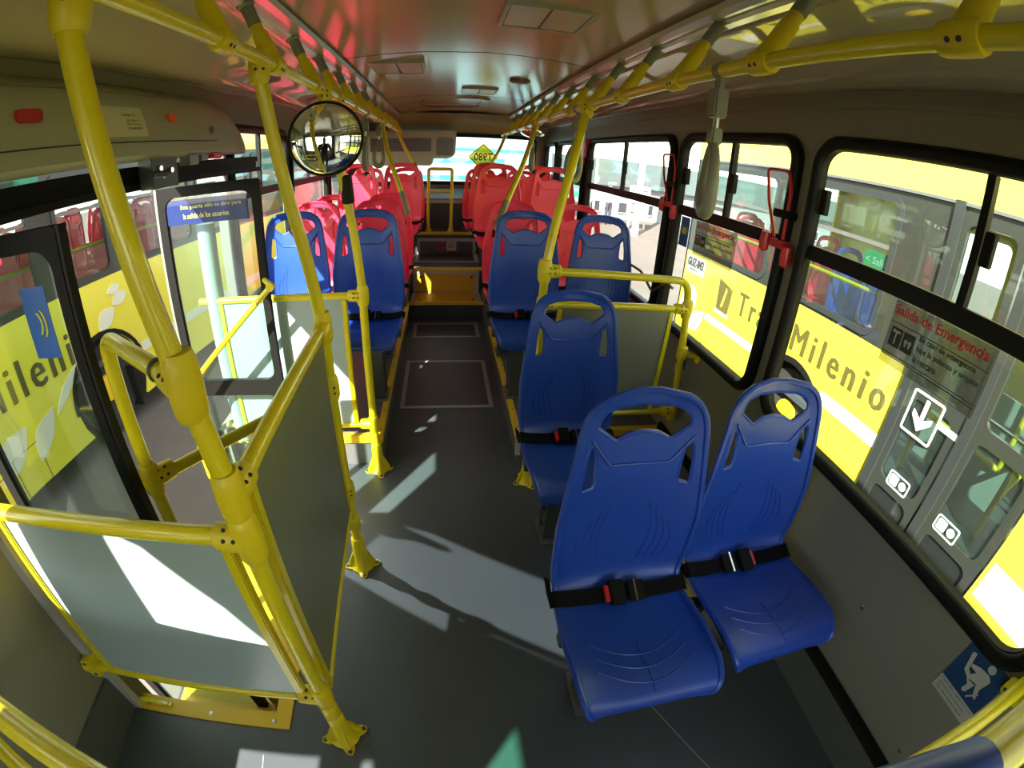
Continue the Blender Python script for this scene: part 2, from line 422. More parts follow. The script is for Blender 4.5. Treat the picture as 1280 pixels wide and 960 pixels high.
obj('disc', MB().lathe([(0.046, 0), (0.046, 0.0015)], (-0.018, 5.2355, 0.543), 24, (0, -1, 0)), INK, r)
obj('ring', MB().prism([(-.018 + .046 * cos(a * pi / 12), .543 + .046 * sin(a * pi / 12)) for a in range(24)], 'y', 5.2325, 5.2338,
    [[(-.018 + .036 * cos(a * pi / 12), .543 + .036 * sin(a * pi / 12)) for a in range(24)]]), REDINK, r)
obj('pictogram', MB().prism([(-.026, .517), (-.01, .517), (-.008, .54), (-.014, .565), (-.022, .565), (-.028, .54)], 'y', 5.2325, 5.2338), REDINK, r)

# ---- right wall with three + two windows
WR = [('window_1', 0.0, 1.290), ('window_2', 1.358, 2.285), ('window_3', 2.345, 3.93), ('window_4', 4.03, 5.05), ('window_5', 5.10, 5.70), ('window_6', -1.6, -0.09)]
WZ0, WZ1, BAR0, BAR1 = 0.735, 1.765, 1.342, 1.392
def wall_with_holes(name, x, th, y0, y1, z0, z1, wins, m, label):
    holes = [rrect(a + .03, b - .03, WZ0 + .03, WZ1 - .03, 0.075) for _, a, b in wins]
    return struct(name, MB().prism(rrect(y0, y1, z0, z1), 'x', x, x + th, holes), m, label=label, smooth=False)
wr = wall_with_holes('wall_right', XR, 0.022, YF, YR, -0.05, 1.94, WR, WALL, 'grey laminate side wall with rubber framed windows')
def window(name, x, s, y0, y1, mull=True, hooks=True, label=None, m_frame=BLACK, inner=BLACK):
    """x: wall face, s: direction from the room outward"""
    fr = struct(name, MB().prism(rrect(y0, y1, WZ0, WZ1, 0.105, 8), 'x', x - s * .018, x + s * .012,
        [rrect(y0 + .045, y1 - .045, WZ0 + .045, WZ1 - .045, 0.07, 8)])
        .tube([(x - s * .016, u, v) for u, v in rrect(y0 + .024, y1 - .024, WZ0 + .024, WZ1 - .024, .085, 8)], .021, 10, closed=True), m_frame, label=label)
    obj('window_bar', MB().box(x - .008, x + s * .022, y0 + .045, y1 - .045, BAR0, BAR1), inner, fr, bevel=0.003) if s > 0 else \
        obj('window_bar', MB().box(x - .022, x + .008, y0 + .045, y1 - .045, BAR0, BAR1), inner, fr, bevel=0.003)
    ym = (y0 + y1) / 2
    xa, xb = sorted((x + s * .006, x + s * .010))
    if mull:
        m0, m1 = sorted((x - s * .004, x + s * .022))
        obj('window_mullion', MB().box(m0, m1, ym - .012, ym + .012, BAR1 - .005, WZ1 - .045), inner, fr)
        obj('glass_pane', MB().box(xa, xb, y0 + .045, ym - .01, BAR1 - .005, WZ1 - .045), GLASS, fr, smooth=False)
        obj('glass_pane', MB().box(xa, xb, ym + .01, y1 - .045, BAR1 - .005, WZ1 - .045), GLASS, fr, smooth=False)
    else:
        obj('glass_pane', MB().box(xa, xb, y0 + .045, y1 - .045, BAR1 - .005, WZ1 - .045), GLASS, fr, smooth=False)
    obj('glass_pane', MB().box(xa, xb, y0 + .045, y1 - .045, WZ0 + .045, BAR0 + .005), GLASS, fr, smooth=False)
    if hooks:
        h0, h1 = sorted((x - s * .014, x + s * .012))
        for yy in (y1 - .085, ym - .05):
            obj('window_catch', MB().box(h0, h1, yy, yy + .03, 1.50, 1.585), BLK2, fr, bevel=.003)
    return fr
window('window_1', XR, 1, 0.0, 1.290, label='largest right window with the red lettered emergency film')
window('window_2', XR, 1, 1.358, 2.285, label='middle right window with the blue sticker in its corner')
window('window_3', XR, 1, 2.345, 3.93, label='long right window looking out on the white building')
window('window_4', XR, 1, 4.03, 5.05, label='right rear window before the last one')
window('window_5', XR, 1, 5.10, 5.70, mull=False, hooks=False, label='small last window on the right')
window('window_6', XR, 1, -1.6, -0.09, hooks=False)
# wall dado and heel strip
struct('baseboard_right', MB().box(XR - .012, XR, YF, 2.0, 0.0, 0.19), DADO)
struct('baseboard_right_strip', MB().box(XR - .025, XR, YF, 2.0, 0.19, 0.235), BLACK, bevel=.004, label='black heel strip along the right wall')
struct('trim_8', MB().box(XR - .006, XR, YF, YR, 1.862, 1.874), GREYP, label='thin seam moulding above the right windows')
struct('trim_9', MB().box(XR - .003, XR, -0.10, -0.085, 0.235, 0.735), GREYP, label='vertical joint cover on the right wall')
for i, (y, z) in enumerate(((.476, .5), (1.25, .56), (.06, .30), (1.9, .5), (.9, .32))):
    obj('screw', MB().lathe([(0.009, 0), (0.008, 0.003), (0.003, 0.004)], (XR, y, z), 12, (-1, 0, 0)), CHROME, wr)

# ---- left wall: front part with openings, door opening, window part
wins_l = [(-1.15, 0, 0)]
lw = MB()
# front part (beside and behind the camera), with invented openings shaped to cast the sun patches
hA = [(-0.62, 1.60), (-0.555, 1.54), (-0.095, 1.15), (-0.10, 1.50), (-0.22, 1.615), (-0.40, 1.72)]
hB = [(0.32, 0.68), (0.46, 0.85), (0.46, 1.55), (0.22, 1.55), (0.24, 1.20)]
hC = [(-0.184, 0.605), (-0.66, 1.03), (-1.0, 1.03), (-0.60, 0.605)]
hE = [(-0.795, 1.147), (-0.92, 1.255), (-1.25, 1.255), (-1.12, 1.147)]
hD = [(-1.40, 1.64), (-1.44, 1.82), (-1.48, 1.862), (-1.80, 1.862), (-1.56, 1.70)]
lw.prism(rrect(YF, 0.59, -0.05, 1.94), 'x', XL - .05, XL, [hA, hB, hC, hD, hE])
WL = [('window_7', 2.44, 3.42), ('window_8', 3.48, 4.62), ('window_9', 4.68, 5.62)]
lw.prism(rrect(2.42, YR, -0.05, 1.94), 'x', XL - .022, XL, [rrect(a + .03, b - .03, WZ0 + .03, WZ1 - .03, 0.075) for _, a, b in WL])
lw.box(XL - .05, XL, 0.59, 2.42, 1.80, 1.94).box(XL - .05, XL, 1.95, 2.42, -0.05, 0.26)
wl_ = struct('wall_left', lw, WALL, label='grey laminate left wall with the open passenger door', smooth=False)
window('window_7', XL, -1, 2.44, 3.42, hooks=False, label='left window just behind the open door leaf')
window('window_8', XL, -1, 3.48, 4.62, hooks=False, label='left window beside the sunlit red seats')
window('window_9', XL, -1, 4.68, 5.62, hooks=False, label='last left window near the rear')
struct('sun_tint_pane', MB().box(XL - .03, XL - .026, -1.85, -1.35, 1.60, 1.866), GLASSG, label='unseen green pane added to tint a sun patch')  # added pane out of view, colours the sunlight falling on the floor
struct('baseboard_left', MB().box(XL, XL + .014, YF, 0.59, 0.0, 0.20), DADO)
# ---- rear wall with the wide window
rw = MB().prism([(XL - .03, .4), (XR + .03, .4), (XR + .03, 1.93), (XR - .2, 2.12), (XL + .2, 2.12), (XL - .03, 1.93)], 'y', YR - .12, YR, [rrect(-0.92, 1.05, 1.24, 1.79, .06)])
struct('wall_rear', rw, WALL, label='rear wall with the wide rear window', smooth=False)
rf = struct('window_11', MB().prism(rrect(-0.96, 1.09, 1.20, 1.83, .08), 'y', YR - .145, YR - .09, [rrect(-0.91, 1.04, 1.245, 1.785, .06)]), BLACK, label='wide black framed rear window')
obj('glass_pane', MB().box(-0.93, 1.06, YR - .115, YR - .11, 1.22, 1.80), GLASSR, rf, smooth=False)
struct('trim_10', MB().prism([(YR - .15, 1.18), (YR - .30, 1.10), (YR - .42, 1.06), (YR - .42, 1.02), (YR - .12, 1.02)], 'x', XL, XR), GREYM, label='grey parcel shelf below the rear window')
struct('wall_rear_lower', MB().box(XL, XR, YR - .40, YR - .36, 0.70, 1.03), STEPF, label='dark bulkhead behind the rear seats')
struct('trim_11', MB().box(XL, XR, YR - .425, YR - .40, 1.0, 1.035), PLG, label='light edge of the rear shelf')
# front wall (behind the camera) with windscreen opening
struct('wall_front', MB().prism([(XL - .03, -.05), (XR + .03, -.05), (XR + .03, 1.93), (XR - .2, 2.12), (XL + .2, 2.12), (XL - .03, 1.93)], 'y', YF - .05, YF, [rrect(-0.95, 1.0, 0.75, 1.75, .1)]), WALL, smooth=False)
struct('window_12', MB().box(-0.97, 1.02, YF - .03, YF - .025, 0.73, 1.77), GLASS, smooth=False)

# ---- ceiling: three arched panels with open joints, coves, tracks, roof
CZ = 2.02; TXL, TXR = -0.575, 0.75
def ceil_z(x):
    c = (TXL + TXR) / 2; h = (TXR - TXL) / 2; t = (x - c) / h
    return CZ + (0.004 if x > c else -0.012 * t * t) + 0.03 * (1 - t * t)
ceiling = struct('ceiling', MB().box(XL + .20, XR - .20, YF, YR, 2.10, 2.13).prism([(XL - .03, 1.90), (XL - .03, 1.94), (XL + .20, 2.13), (XL + .20, 2.10), (XL + .0, 1.93)], 'y', YF, YR).prism([(XR + .03, 1.90), (XR + .03, 1.94), (XR - .20, 2.13), (XR - .20, 2.10), (XR - .0, 1.93)], 'y', YF, YR), WALL, label='roof above the ceiling panels')
ys = [YF, -0.6, 0.92, 2.345, 3.98, 5.35]
for i in range(len(ys) - 1):
    a, b = ys[i] + .005, ys[i + 1] - .005; N = 16
    mb = MB(); xs = [TXL + (TXR - TXL) * k / N for k in range(N + 1)]
    vs = []
    for y in (a, b):
        for x in xs: vs.append((x, y, ceil_z(x)))
        for x in xs: vs.append((x, y, ceil_z(x) + .008))
    n = N + 1; fs = []
    for k in range(N):
        fs += [(k, k + 1, 2 * n + k + 1, 2 * n + k), (n + k, 3 * n + k, 3 * n + k + 1, n + k + 1), (k, n + k, n + k + 1, k + 1), (2 * n + k, 2 * n + k + 1, 3 * n + k + 1, 3 * n + k)]
    fs += [(0, 2 * n, 3 * n, n), (N, n + N, 3 * n + N, 2 * n + N)]
    mb.add(vs, fs); obj('ceiling_panel', mb, CEIL, ceiling)
    if i: obj('ceiling_seam', MB().tube([(x, ys[i], ceil_z(x) + .004) for x in xs], 0.006, 6), INK, ceiling)
# rear curve of the ceiling
mb = MB(); prof = [(5.36, 2.03), (5.50, 2.015), (5.65, 1.97), (5.78, 1.90), (5.83, 1.83)]
vs = [(x, y, z) for x in (TXL, TXR) for y, z in prof]
mb.add(vs, [(i, i + 1, 5 + i + 1, 5 + i) for i in range(4)]); obj('ceiling_panel', mb, CEIL, ceiling)
def cove(name, xs, xe, prof, label):
    s = 1 if xe > xs else -1
    pts = [(xs + (xe - xs) * t, z) for t, z in prof]
    mb = MB(); N = len(pts); Y = [YF + (YR - YF) * k / 12 for k in range(13)]
    mb.add([(x, y, z) for y in Y for x, z in pts], [(j * N + i, j * N + i + 1, (j + 1) * N + i + 1, (j + 1) * N + i) for j in range(12) for i in range(N - 1)])
    return struct(name, mb, COVE, label=label)
CP = [(0, 2.0), (0.04, 1.985), (0.1, 1.985), (0.25, 1.975), (0.42, 1.958), (0.52, 1.936), (0.60, 1.915), (0.67, 1.902), (0.74, 1.896), (0.80, 1.897), (0.88, 1.904), (1.0, 1.922)]
cove('ceiling_cove_right', TXR, XR + .01, CP, 'glossy cream cove above the right windows')
cove('ceiling_cove_left', TXL, XL - .01, [(t, z - (.012 if t < .5 else 0)) for t, z in CP], 'glossy cream cove above the left windows')
def track(name, x, s, z, label):
    mb = MB().prism([(x, z + .03), (x + s * .055, z + .03), (x + s * .055, z - .004), (x + s * .048, z - .012), (x + s * .03, z - .006), (x + s * .012, z - .014), (x, z - .004)], 'y', YF, 5.5)
    t = struct(name, MB().add([(a, c, b) for (a, b, c) in []], []), TRACK) if False else None
    m2 = MB()
    P = [(x - s * .085, z + .008), (x - s * .08, z - .010), (x - s * .055, z - .016), (x - s * .05, z - .004), (x - s * .02, z - .006), (x - s * .015, z - .018), (x + s * .012, z - .020), (x + s * .016, z + .01)]
    m2.prism(P, 'y', YF, 5.5)
    return struct(name, m2, TRACK, label=label)
track('trim_12', TXR, 1, 2.012, 'bright ribbed aluminium track along the right edge of the ceiling')
track('trim_13', TXL, -1, 2.0, 'bright ribbed aluminium track along the left edge of the ceiling')
for i, (tx, zz) in enumerate(((TXR, 2.0), (TXL, 1.99))): pass

# ---- door frame and header
struct('door_1', MB().box(XL - .05, XL + .03, 0.59, 0.66, -0.62, 1.6).box(XL - .05, XL + .01, 2.39, 2.43, 0.2, 1.8), GREYM, label='grey posts framing the open passenger door', bevel=.004)
hd = root('door_mechanism', 'black door opening mechanism under the left cover box', 'mechanism', (-1.1, 1.4, 1.5))
obj('header_bar', MB().box(-1.16, -1.075, 0.66, 2.74, 1.495, 1.52).box(-1.14, -1.10, 0.66, 2.74, 1.52, 1.55).box(-1.16, -1.09, 0.66, 2.74, 1.55, 1.58), BLK2, hd, bevel=.003)
obj('arm_bracket', MB().box(-1.08, -1.02, 1.54, 1.72, 1.49, 1.60).cyl((-1.0, 1.5, 1.54), (-1.0, 1.6, 1.54), .012).cyl((-1.04, 1.62, 1.5), (-1.04, 1.62, 1.60), .02), DARKG, hd, bevel=.003)
for y, z in ((1.60, 1.535), (1.585, 1.56), (1.66, 1.55)):
    obj('roller', MB().lathe([(0.010, 0), (0.012, .006), (0.010, .012)], (-1.02, y, z), 14, (1, 0, 0)), CHROME, hd)
obj('red_valve', MB().box(-1.04, -1.0, 2.0, 2.06, 1.585, 1.60).cyl((-1.02, 1.98, 1.59), (-1.02, 2.10, 1.59), .012), RED2, hd)
obj('valve_body', MB().box(-1.05, -1.0, 1.78, 1.86, 1.56, 1.60).box(-1.05, -1.01, 1.9, 1.97, 1.575, 1.60), GREYM, hd, bevel=.003)

# ---- cover box above the door
cb = root('door_cover_box', 'grey moulded cover box above the passenger door', 'cover', (-1.0, 1.2, 1.6))
N = 40; mb = MB(); sec = []
Y0, Y1 = -0.9, 2.52
def csec(y):
    k = min(1.0, max(0.0, (Y1 - y) / 0.42)); k = sqrt(max(0, 1 - (1 - k) ** 2))
    top = 1.60 + (1.873 - 1.60) * k
    pr = [(-1.15, 1.598), (-1.015, 1.598), (-0.995, 1.61), (-0.998, 1.66), (-1.005, 1.70), (-1.025, 1.76), (-1.06, 1.82), (-1.10, 1.858), (-1.15, 1.873)]
    kk = 0.35 + 0.65 * k
    return [(-1.15 + (x + 1.15) * kk, y, 1.598 + (z - 1.598) * k) for x, z in pr]
Ys = [Y0, 0, .6, 1.0, 1.4, 1.8, 2.0] + [2.1 + .42 * (1 - cos(pi / 2 * t / 10)) * 1 for t in range(0, 0)] + [2.1 + .42 * sin(pi / 2 * t / 10) for t in range(0, 11)]
rows = [csec(y) for y in Ys]; n = 9
vs = [p for r_ in rows for p in r_]
fs = [(j * n + i, j * n + i + 1, (j + 1) * n + i + 1, (j + 1) * n + i) for j in range(len(rows) - 1) for i in range(n - 1)]
mb.add(vs, fs); obj('cover_shell', mb, BOX, cb)
def on_box(y, z):          # x of the cover face at height z
    P = [(1.598, -0.995), (1.66, -0.998), (1.70, -1.005), (1.76, -1.025), (1.82, -1.06), (1.858, -1.10), (1.873, -1.15)]
    for (a, xa), (b, xb) in zip(P, P[1:]):
        if a <= z <= b: return xa + (xb - xa) * (z - a) / (b - a) + .002
    return -1.0
obj('lid_seam', MB().tube([(on_box(0, 1.655), y, 1.655) for y in [-.85 + .2 * i for i in range(15)]] + [(-1.0, 2.05, 1.657), (-1.004, 2.09, 1.668), (-1.015, 2.085, 1.70), (-1.04, 2.05, 1.75), (-1.07, 1.96, 1.80), (-1.09, 1.85, 1.835)], 0.0022, 6), INK, cb)
obj('lid_groove', MB().tube([(on_box(0, 1.825) + .001, y, 1.825) for y in [-.85 + .2 * i for i in range(14)]], 0.002, 6), GREYP, cb)
def lamp_lens(y, z, w, h, m, nm):
    x = on_box(y, z); obj(nm, MB().prism(rrect(y - w / 2, y + w / 2, z - h / 2, z + h / 2, h * .35), 'x', x - .004, x + .014), m, cb, bevel=.003)
lamp_lens(0.975, 1.737, 0.085, 0.034, REDL, 'red_lens')
lamp_lens(1.68, 1.742, 0.05, 0.028, ORNG, 'orange_lens')
obj('lock', MB().lathe([(0.016, 0), (0.016, .004), (0.008, .006)], (on_box(0, 1.70), 2.0, 1.70), 16, (1, 0, 0)), GREYM, cb)
obj('screw', MB().lathe([(0.008, 0), (0.006, .004)], (-1.075, 1.84, 1.825), 10, (1, 0, 0)), INK, cb)
def curved_patch(y0, y1, z0, z1, off=.002, skew=0.0):
    zs = [z0 + (z1 - z0) * i / 8 for i in range(9)]; m = MB()
    m.add([(on_box(0, z) + off, y + skew * (z1 - z) / (z1 - z0), z) for z in zs for y in (y0, y1)], [(2 * i, 2 * i + 1, 2 * i + 3, 2 * i + 2) for i in range(8)]); return m
sk = root('door_notice', 'blue and cream notice half hidden behind the thick front pole', 'sticker', (-1.0, 1.3, 1.68))
obj('blue_field', curved_patch(1.165, 1.27, 1.672, 1.772), NAVY, sk)
obj('cream_field', curved_patch(1.27, 1.50, 1.672, 1.772), mat('cream_print', (0.60, 0.58, 0.42), 0.5), sk)
for i, (w_, z, yy) in enumerate(((.075, 1.74, 1.375), (.07, 1.722, 1.39), (.085, 1.708, 1.385), (.08, 1.694, 1.39))):
    t = MB(); text_mb(t, ['ndero', 'se la a', 'do la p', 'puerta'][i], (on_box(0, z) + .003, yy, z), (0, w_, 0), (0, 0, .009), .001); obj('lettering', t, INK, sk)
obj('ring_mark', MB().tube([(on_box(0, 1.72 + .03 * sin(a)) + .004, 1.235 + .028 * cos(a), 1.72 + .03 * sin(a)) for a in [pi / 2 + pi * i / 12 for i in range(13)]], .003, 6), mat('cream_ink', (0.6, 0.55, 0.3), 0.5), sk)

# ---- stairwell
stw = MB().box(-0.62, -0.575, 0.66, 1.93, -0.62, -0.04).box(XL, -0.575, 1.90, 1.95, -0.62, -0.0).box(XL, -0.575, 0.60, 0.63, -0.62, -0.04)
struct('wall_stairwell', stw, STEPF, label='dark lining of the stairwell')
struct('floor_step_entry', MB().box(XL - .02, -0.60, 0.63, 1.90, -0.66, -0.30), STEPF, label='lower tread of the entry stairwell')
obj('tread_plate', MB().box(XL, -0.62, 0.64, 1.89, -0.30, -0.292), YELP, bpy.data.objects['floor_step_entry'])
ty = struct('trim_14', MB().prism([(-1.15, 0.575), (-0.545, 0.575), (-0.545, 1.98), (-0.60, 1.98), (-0.60, 0.635), (-1.15, 0.635)], 'z', 0.0, 0.008), YELP, label='yellow edge strip around the stairwell', bevel=.002)
for p in ((-1.08, .60), (-0.83, .60), (-0.60, .60), (-0.572, .9), (-0.572, 1.3)):
    obj('screw', MB().lathe([(0.008, 0), (0.008, 0.002), (0.003, 0.003)], (p[0], p[1], .008), 10), SILV, ty)

# ================================================================== SEATS
SP = [(.018, .385), (0, .418), (.018, .450), (.08, .464), (.20, .452), (.30, .442), (.355, .452), (.392, .498), (.402, .60), (.410, .72), (.425, .85), (.442, .96), (.460, 1.05)]
def crom(P, n=8):
    out = []
    for i in range(len(P) - 1):
        p0 = P[max(i - 1, 0)]; p1 = P[i]; p2 = P[i + 1]; p3 = P[min(i + 2, len(P) - 1)]
        for k in range(n):
            t = k / n
            out.append(tuple(0.5 * ((2 * b) + (-a + c) * t + (2 * a - 5 * b + 4 * c - d) * t * t + (-a + 3 * b - 3 * c + d) * t ** 3) for a, b, c, d in zip(p0, p1, p2, p3)))
    out.append(P[-1]); return out
PR = crom(SP); PL = [0.0]
for a, b in zip(PR, PR[1:]): PL.append(PL[-1] + math.dist(a, b))
LT = PL[-1]
def prof(v):
    v = max(0, min(LT, v))
    for i in range(len(PL) - 1):
        if v <= PL[i + 1]:
            t = (v - PL[i]) / (PL[i + 1] - PL[i] + 1e-9); a = PR[i]; b = PR[i + 1]
            y = a[0] + (b[0] - a[0]) * t; z = a[1] + (b[1] - a[1]) * t
            tl = math.dist(a, b) + 1e-9; return y, z, (b[0] - a[0]) / tl, (b[1] - a[1]) / tl
    return PR[-1][0], PR[-1][1], 0, 1
iback = max(i for i, p in enumerate(PR) if p[1] < 0.50)
def v_of_z(z):
    for i in range(iback - 2, len(PL) - 1):
        if PR[i][1] <= z <= PR[i + 1][1]: return PL[i] + (PL[i + 1] - PL[i]) * (z - PR[i][1]) / (PR[i + 1][1] - PR[i][1])
    return LT if z > 1 else 0.45
VJ = PL[min(range(len(PR)), key=lambda i: math.dist(PR[i], (.355, .452)))]
def hw(v):
    K = [(0, .105), (.008, .130), (.02, .150), (.04, .168), (.07, .180), (.12, .190), (.25, .196), (VJ - .05, .19), (VJ + .04, .186), (VJ + .12, .197), (v_of_z(.70), .198), (v_of_z(.80), .185), (v_of_z(.90), .171), (v_of_z(.95), .165), (v_of_z(.98), .157), (v_of_z(1.0), .148), (v_of_z(1.015), .136), (v_of_z(1.028), .119), (v_of_z(1.038), .102), (v_of_z(1.045), .080), (LT, 0.03)]
    for (a, x), (b, y) in zip(K, K[1:]):
        if a <= v <= b:
            t = (v - a) / (b - a); return x + (y - x) * t
    return 0
def smap(u, v, off=0.0):
    y, z, ty_, tz = prof(v); ny, nz = -tz, ty_         # normal: toward the sitter
    hwv = max(hw(v), .05); e = min(1, abs(u) / hwv)
    edge = 0.016 * e ** 4 * min(1, v / .14) if v < VJ else 0.020 * e ** 3
    lum = -0.012 * (1 - (u / .17) ** 2) * math.exp(-((v - v_of_z(.66)) / .16) ** 2)
    cush = -0.010 * (1 - (u / .17) ** 2) * math.exp(-((v - .22) / .12) ** 2)
    d = edge + lum + cush + off
    return (u, y + ny * d, z + nz * d)
def zz_(L): return [(u, v_of_z(z)) for u, z in L]
def slot(sx):
    P = [(.121, .80), (.148, .795), (.153, .81), (.150, .86), (.143, .91), (.136, .918), (.120, .908), (.116, .895), (.113, .85), (.113, .815)]
    return zz_([(sx * u, z) for u, z in P])
HND = zz_([(-.126, .964), (-.123, .985), (-.108, 1.003), (-.07, 1.016), (0, 1.021), (.07, 1.016), (.108, 1.003), (.123, .985), (.126, .964), (.10, .944), (.075, .926), (.062, .930), (.04, .942), (0, .948), (-.04, .942), (-.062, .930), (-.075, .926), (-.10, .944)])
def seat_meshes(step=0.017):
    vv = [i * LT / 90 for i in range(91)]
    right = [(hw(v), v) for v in vv]
    outer = [(-x, v) for x, v in reversed(right[:-1])] + [] 
    outer = [(-x, v) for x, v in reversed(right)]; outline = [(x, v) for x, v in right] + outer
    loops = [outline, HND, slot(1), slot(-1)]
    def inside(p, L):
        c = False; x, y = p
        for i in range(len(L)):
            x1, y1 = L[i]; x2, y2 = L[i - 1]
            if (y1 > y) != (y2 > y) and x < (x2 - x1) * (y - y1) / (y2 - y1) + x1: c = not c
        return c
    def dist(p, L):
        m = 9
        for i in range(len(L)):
            a = Vector(L[i - 1]); b = Vector(L[i]); q_ = Vector(p); d = b - a
            t = max(0, min(1, (q_ - a).dot(d) / (d.length_squared + 1e-12))); m = min(m, (a + d * t - q_).length)
        return m
    pts = []; edges = []
    for L in loops:
        o = len(pts); pts += [Vector(p) for p in L]; edges += [(o + i, o + (i + 1) % len(L)) for i in range(len(L))]
    nu = int(.4 / step)
    for i in range(-nu // 2, nu // 2 + 1):
        for j in range(1, int(LT / step)):
            p = (i * step + (.3 * step if j % 2 else 0), j * step)
            if inside(p, outline) and not any(inside(p, h) for h in loops[1:]) and all(dist(p, L) > step * .55 for L in loops): pts.append(Vector(p))
    V2, E2, F2, _, _, _ = delaunay_2d_cdt(pts, edges, [], 0, 1e-5)
    F2 = [f for f in F2 if (lambda c: inside(c, outline) and not any(inside(c, h) for h in loops[1:]))((sum(V2[i].x for i in f) / len(f), sum(V2[i].y for i in f) / len(f)))]
    th = .011; n = len(V2)
    vs = [smap(p.x, p.y) for p in V2] + [smap(p.x, p.y, -th) for p in V2]
    fs = [tuple(f) for f in F2] + [tuple(i + n for i in reversed(f)) for f in F2]
    cnt = {}
    for f in F2:
        for i in range(len(f)): e = (f[i - 1], f[i]); cnt[e] = 1
    for (a, b) in list(cnt):
        if (b, a) not in cnt: fs.append((a, b, b + n, a + n))
    mb = MB(); mb.add(vs, fs)
    mb.tube([smap(u, v, -.004) for u, v in outline], .0095, 8, closed=True)
    for L in loops[1:]: mb.tube([smap(u, v, -.005) for u, v in L], .0065, 6, closed=True)
    # raised contour lines
    for s in (1, -1):
        for k in range(4):
            mb.tube([smap(s * (.055 + k * .022 + .020 * sin(pi * t / 10)), v_of_z(.535 + (.20 - .022 * k) * t / 10), .0005) for t in range(11)], .0022, 5)
        mb.tube([smap(s * u, v_of_z(z), .001) for u, z in ((.138, .935), (.118, .91), (.09, .872), (.078, .862), (.0, .862))], .004, 6)
    for k in range(3):
        mb.tube([smap(-.13 + .26 * t / 12 , .20 - .045 * k - .05 * sin(pi * t / 12) + .05, .0006) for t in range(13)], .0022, 5)
    mb.tube([smap(0, .08 + .02 * t, .0004) for t in range(9)], .0016, 5)
    return mb
print('building seats')
shell_mb = seat_meshes()
ME_BLUE = mesh_of('shell', shell_mb, BLUE); ME_RED = ME_BLUE.copy(); ME_RED.materials[0] = RED
def smap_pts(v, us, off): return [smap(u, v, off) for u in us]
def belt_mb():
    mb = MB(); v = VJ - .012
    pts = [(-.186, .412, .425), (-.204, .405, .452), Vector(smap(-.207, v, .006))] + [smap(u, v, .020 + .004 * cos(u * 20)) for u in (-.195, -.15, -.10, -.05, 0, .05, .10, .15, .195)] + [Vector(smap(.207, v, .006)), (.204, .405, .452), (.186, .412, .425)]
    y, z, ty_, tz = prof(v)
    return mb.ribbon(pts, Vector((0, ty_, tz)) * .046, .0035)
ME_BELT = mesh_of('belt', belt_mb(), BELT)
def bb(cx, w, l, h, off=.020):
    v = VJ - .012; y, z, ty_, tz = prof(v); T = Vector((0, ty_, tz)); Nn = Vector((0, -tz, ty_)); c = Vector(smap(cx, v, off)); m = MB()
    vs = [c + Vector((a * w / 2, 0, 0)) + T * b * l / 2 + Nn * (h if d else 0) for d in (0, 1) for b in (-1, 1) for a in (-1, 1)]
    return m.add(vs, [(0, 2, 3, 1), (4, 5, 7, 6), (0, 1, 5, 4), (2, 6, 7, 3), (0, 4, 6, 2), (1, 3, 7, 5)])
ME_BUCK = mesh_of('buckle', bb(-.015, .046, .072, .024), BLK2, bevel=.004)
ME_BTN = mesh_of('release_button', bb(-.043, .016, .050, .018), RED2, bevel=.003)
ME_TNG = mesh_of('tongue', bb(.045, .05, .060, .015), BLK2, bevel=.003)
ME_PIN = mesh_of('adjuster_bar', bb(.040, .006, .066, .020), CHROME, bevel=.001)
def leg_mb(h=.40):
    m = MB()
    m.box(-.035, .035, .20, .225, 0.006, h).box(-.035, .035, .285, .31, 0.006, h).box(-.028, .028, .225, .285, .05, .12)
    m.box(-.03, .03, .10, .36, h, h + .03)
    return m
ME_LEG = mesh_of('leg', leg_mb(), DARKG, bevel=.003)
ME_PLATE = mesh_of('foot_plate', MB().box(-.05, .05, .17, .34, 0, .008).cyl((-.0, .185, .008), (0, .185, .018), .011, 8).cyl((0, .325, .008), (0, .325, .018), .011, 8), GREYM, bevel=.002)
ME_BEAM = mesh_of('beam', MB().box(-.19, .19, .235, .275, .37, .41).box(-.17, -.14, .08, .37, .385, .425).box(.14, .17, .08, .37, .385, .425), DARKG, bevel=.003)
def seat(x, y0, z, colour, label, group, leg=True, rot=0.0, flip=1, bits=True, detail=True, lx=-.05):
    r = root('passenger_seat', label, 'seat', (x, y0, z), group); r.rotation_euler.z = rot
    def ch(nm, me, p=r, extra=None):
        o = bpy.data.objects.new(nm, me); COL.objects.link(o); o.parent = p
        if extra: o['label'] = extra
        return o
    ch('shell', ME_BLUE if colour == 'b' else ME_RED)
    if bits:
        b = ch('belt', ME_BELT); k = ch('buckle', ME_BUCK, b); k.scale.x = flip; q_ = ch('release_button', ME_BTN, b, 'red button'); q_.scale.x = flip
        if detail: ch('tongue', ME_TNG, b).scale.x = flip; ch('adjuster_bar', ME_PIN, b, 'chrome bar').scale.x = flip
    if leg:
        l = ch('leg', ME_LEG); l.location.x = lx * (1 if x > 0 else -1); ch('foot_plate', ME_PLATE, l)
    ch('beam', ME_BEAM)
    return r
GF = 'blue seats on the low front floor'; GB = 'blue seats behind the partitions'; GR = 'red seats towards the rear'
seat(0.475, 0.415, 0, 'b', 'nearest blue plastic seat beside the aisle with a black belt and red buckle', GF)
seat(0.905, 0.455, 0, 'b', 'nearest blue plastic seat against the right wall under the large window', GF, leg=False, flip=-1)
seat(0.505, 1.215, 0, 'b', 'single blue seat standing behind the nearest aisle seat, before the right partition', GF)
seat(0.465, 2.19, PZ, 'b', 'blue seat beside the aisle behind the right partition', GB)
seat(0.925, 2.21, PZ, 'b', 'blue seat by the window behind the right partition, next to a wire guard', GB, leg=False)
seat(-0.425, 2.19, PZ, 'b', 'blue seat beside the aisle behind the left partition', GB)
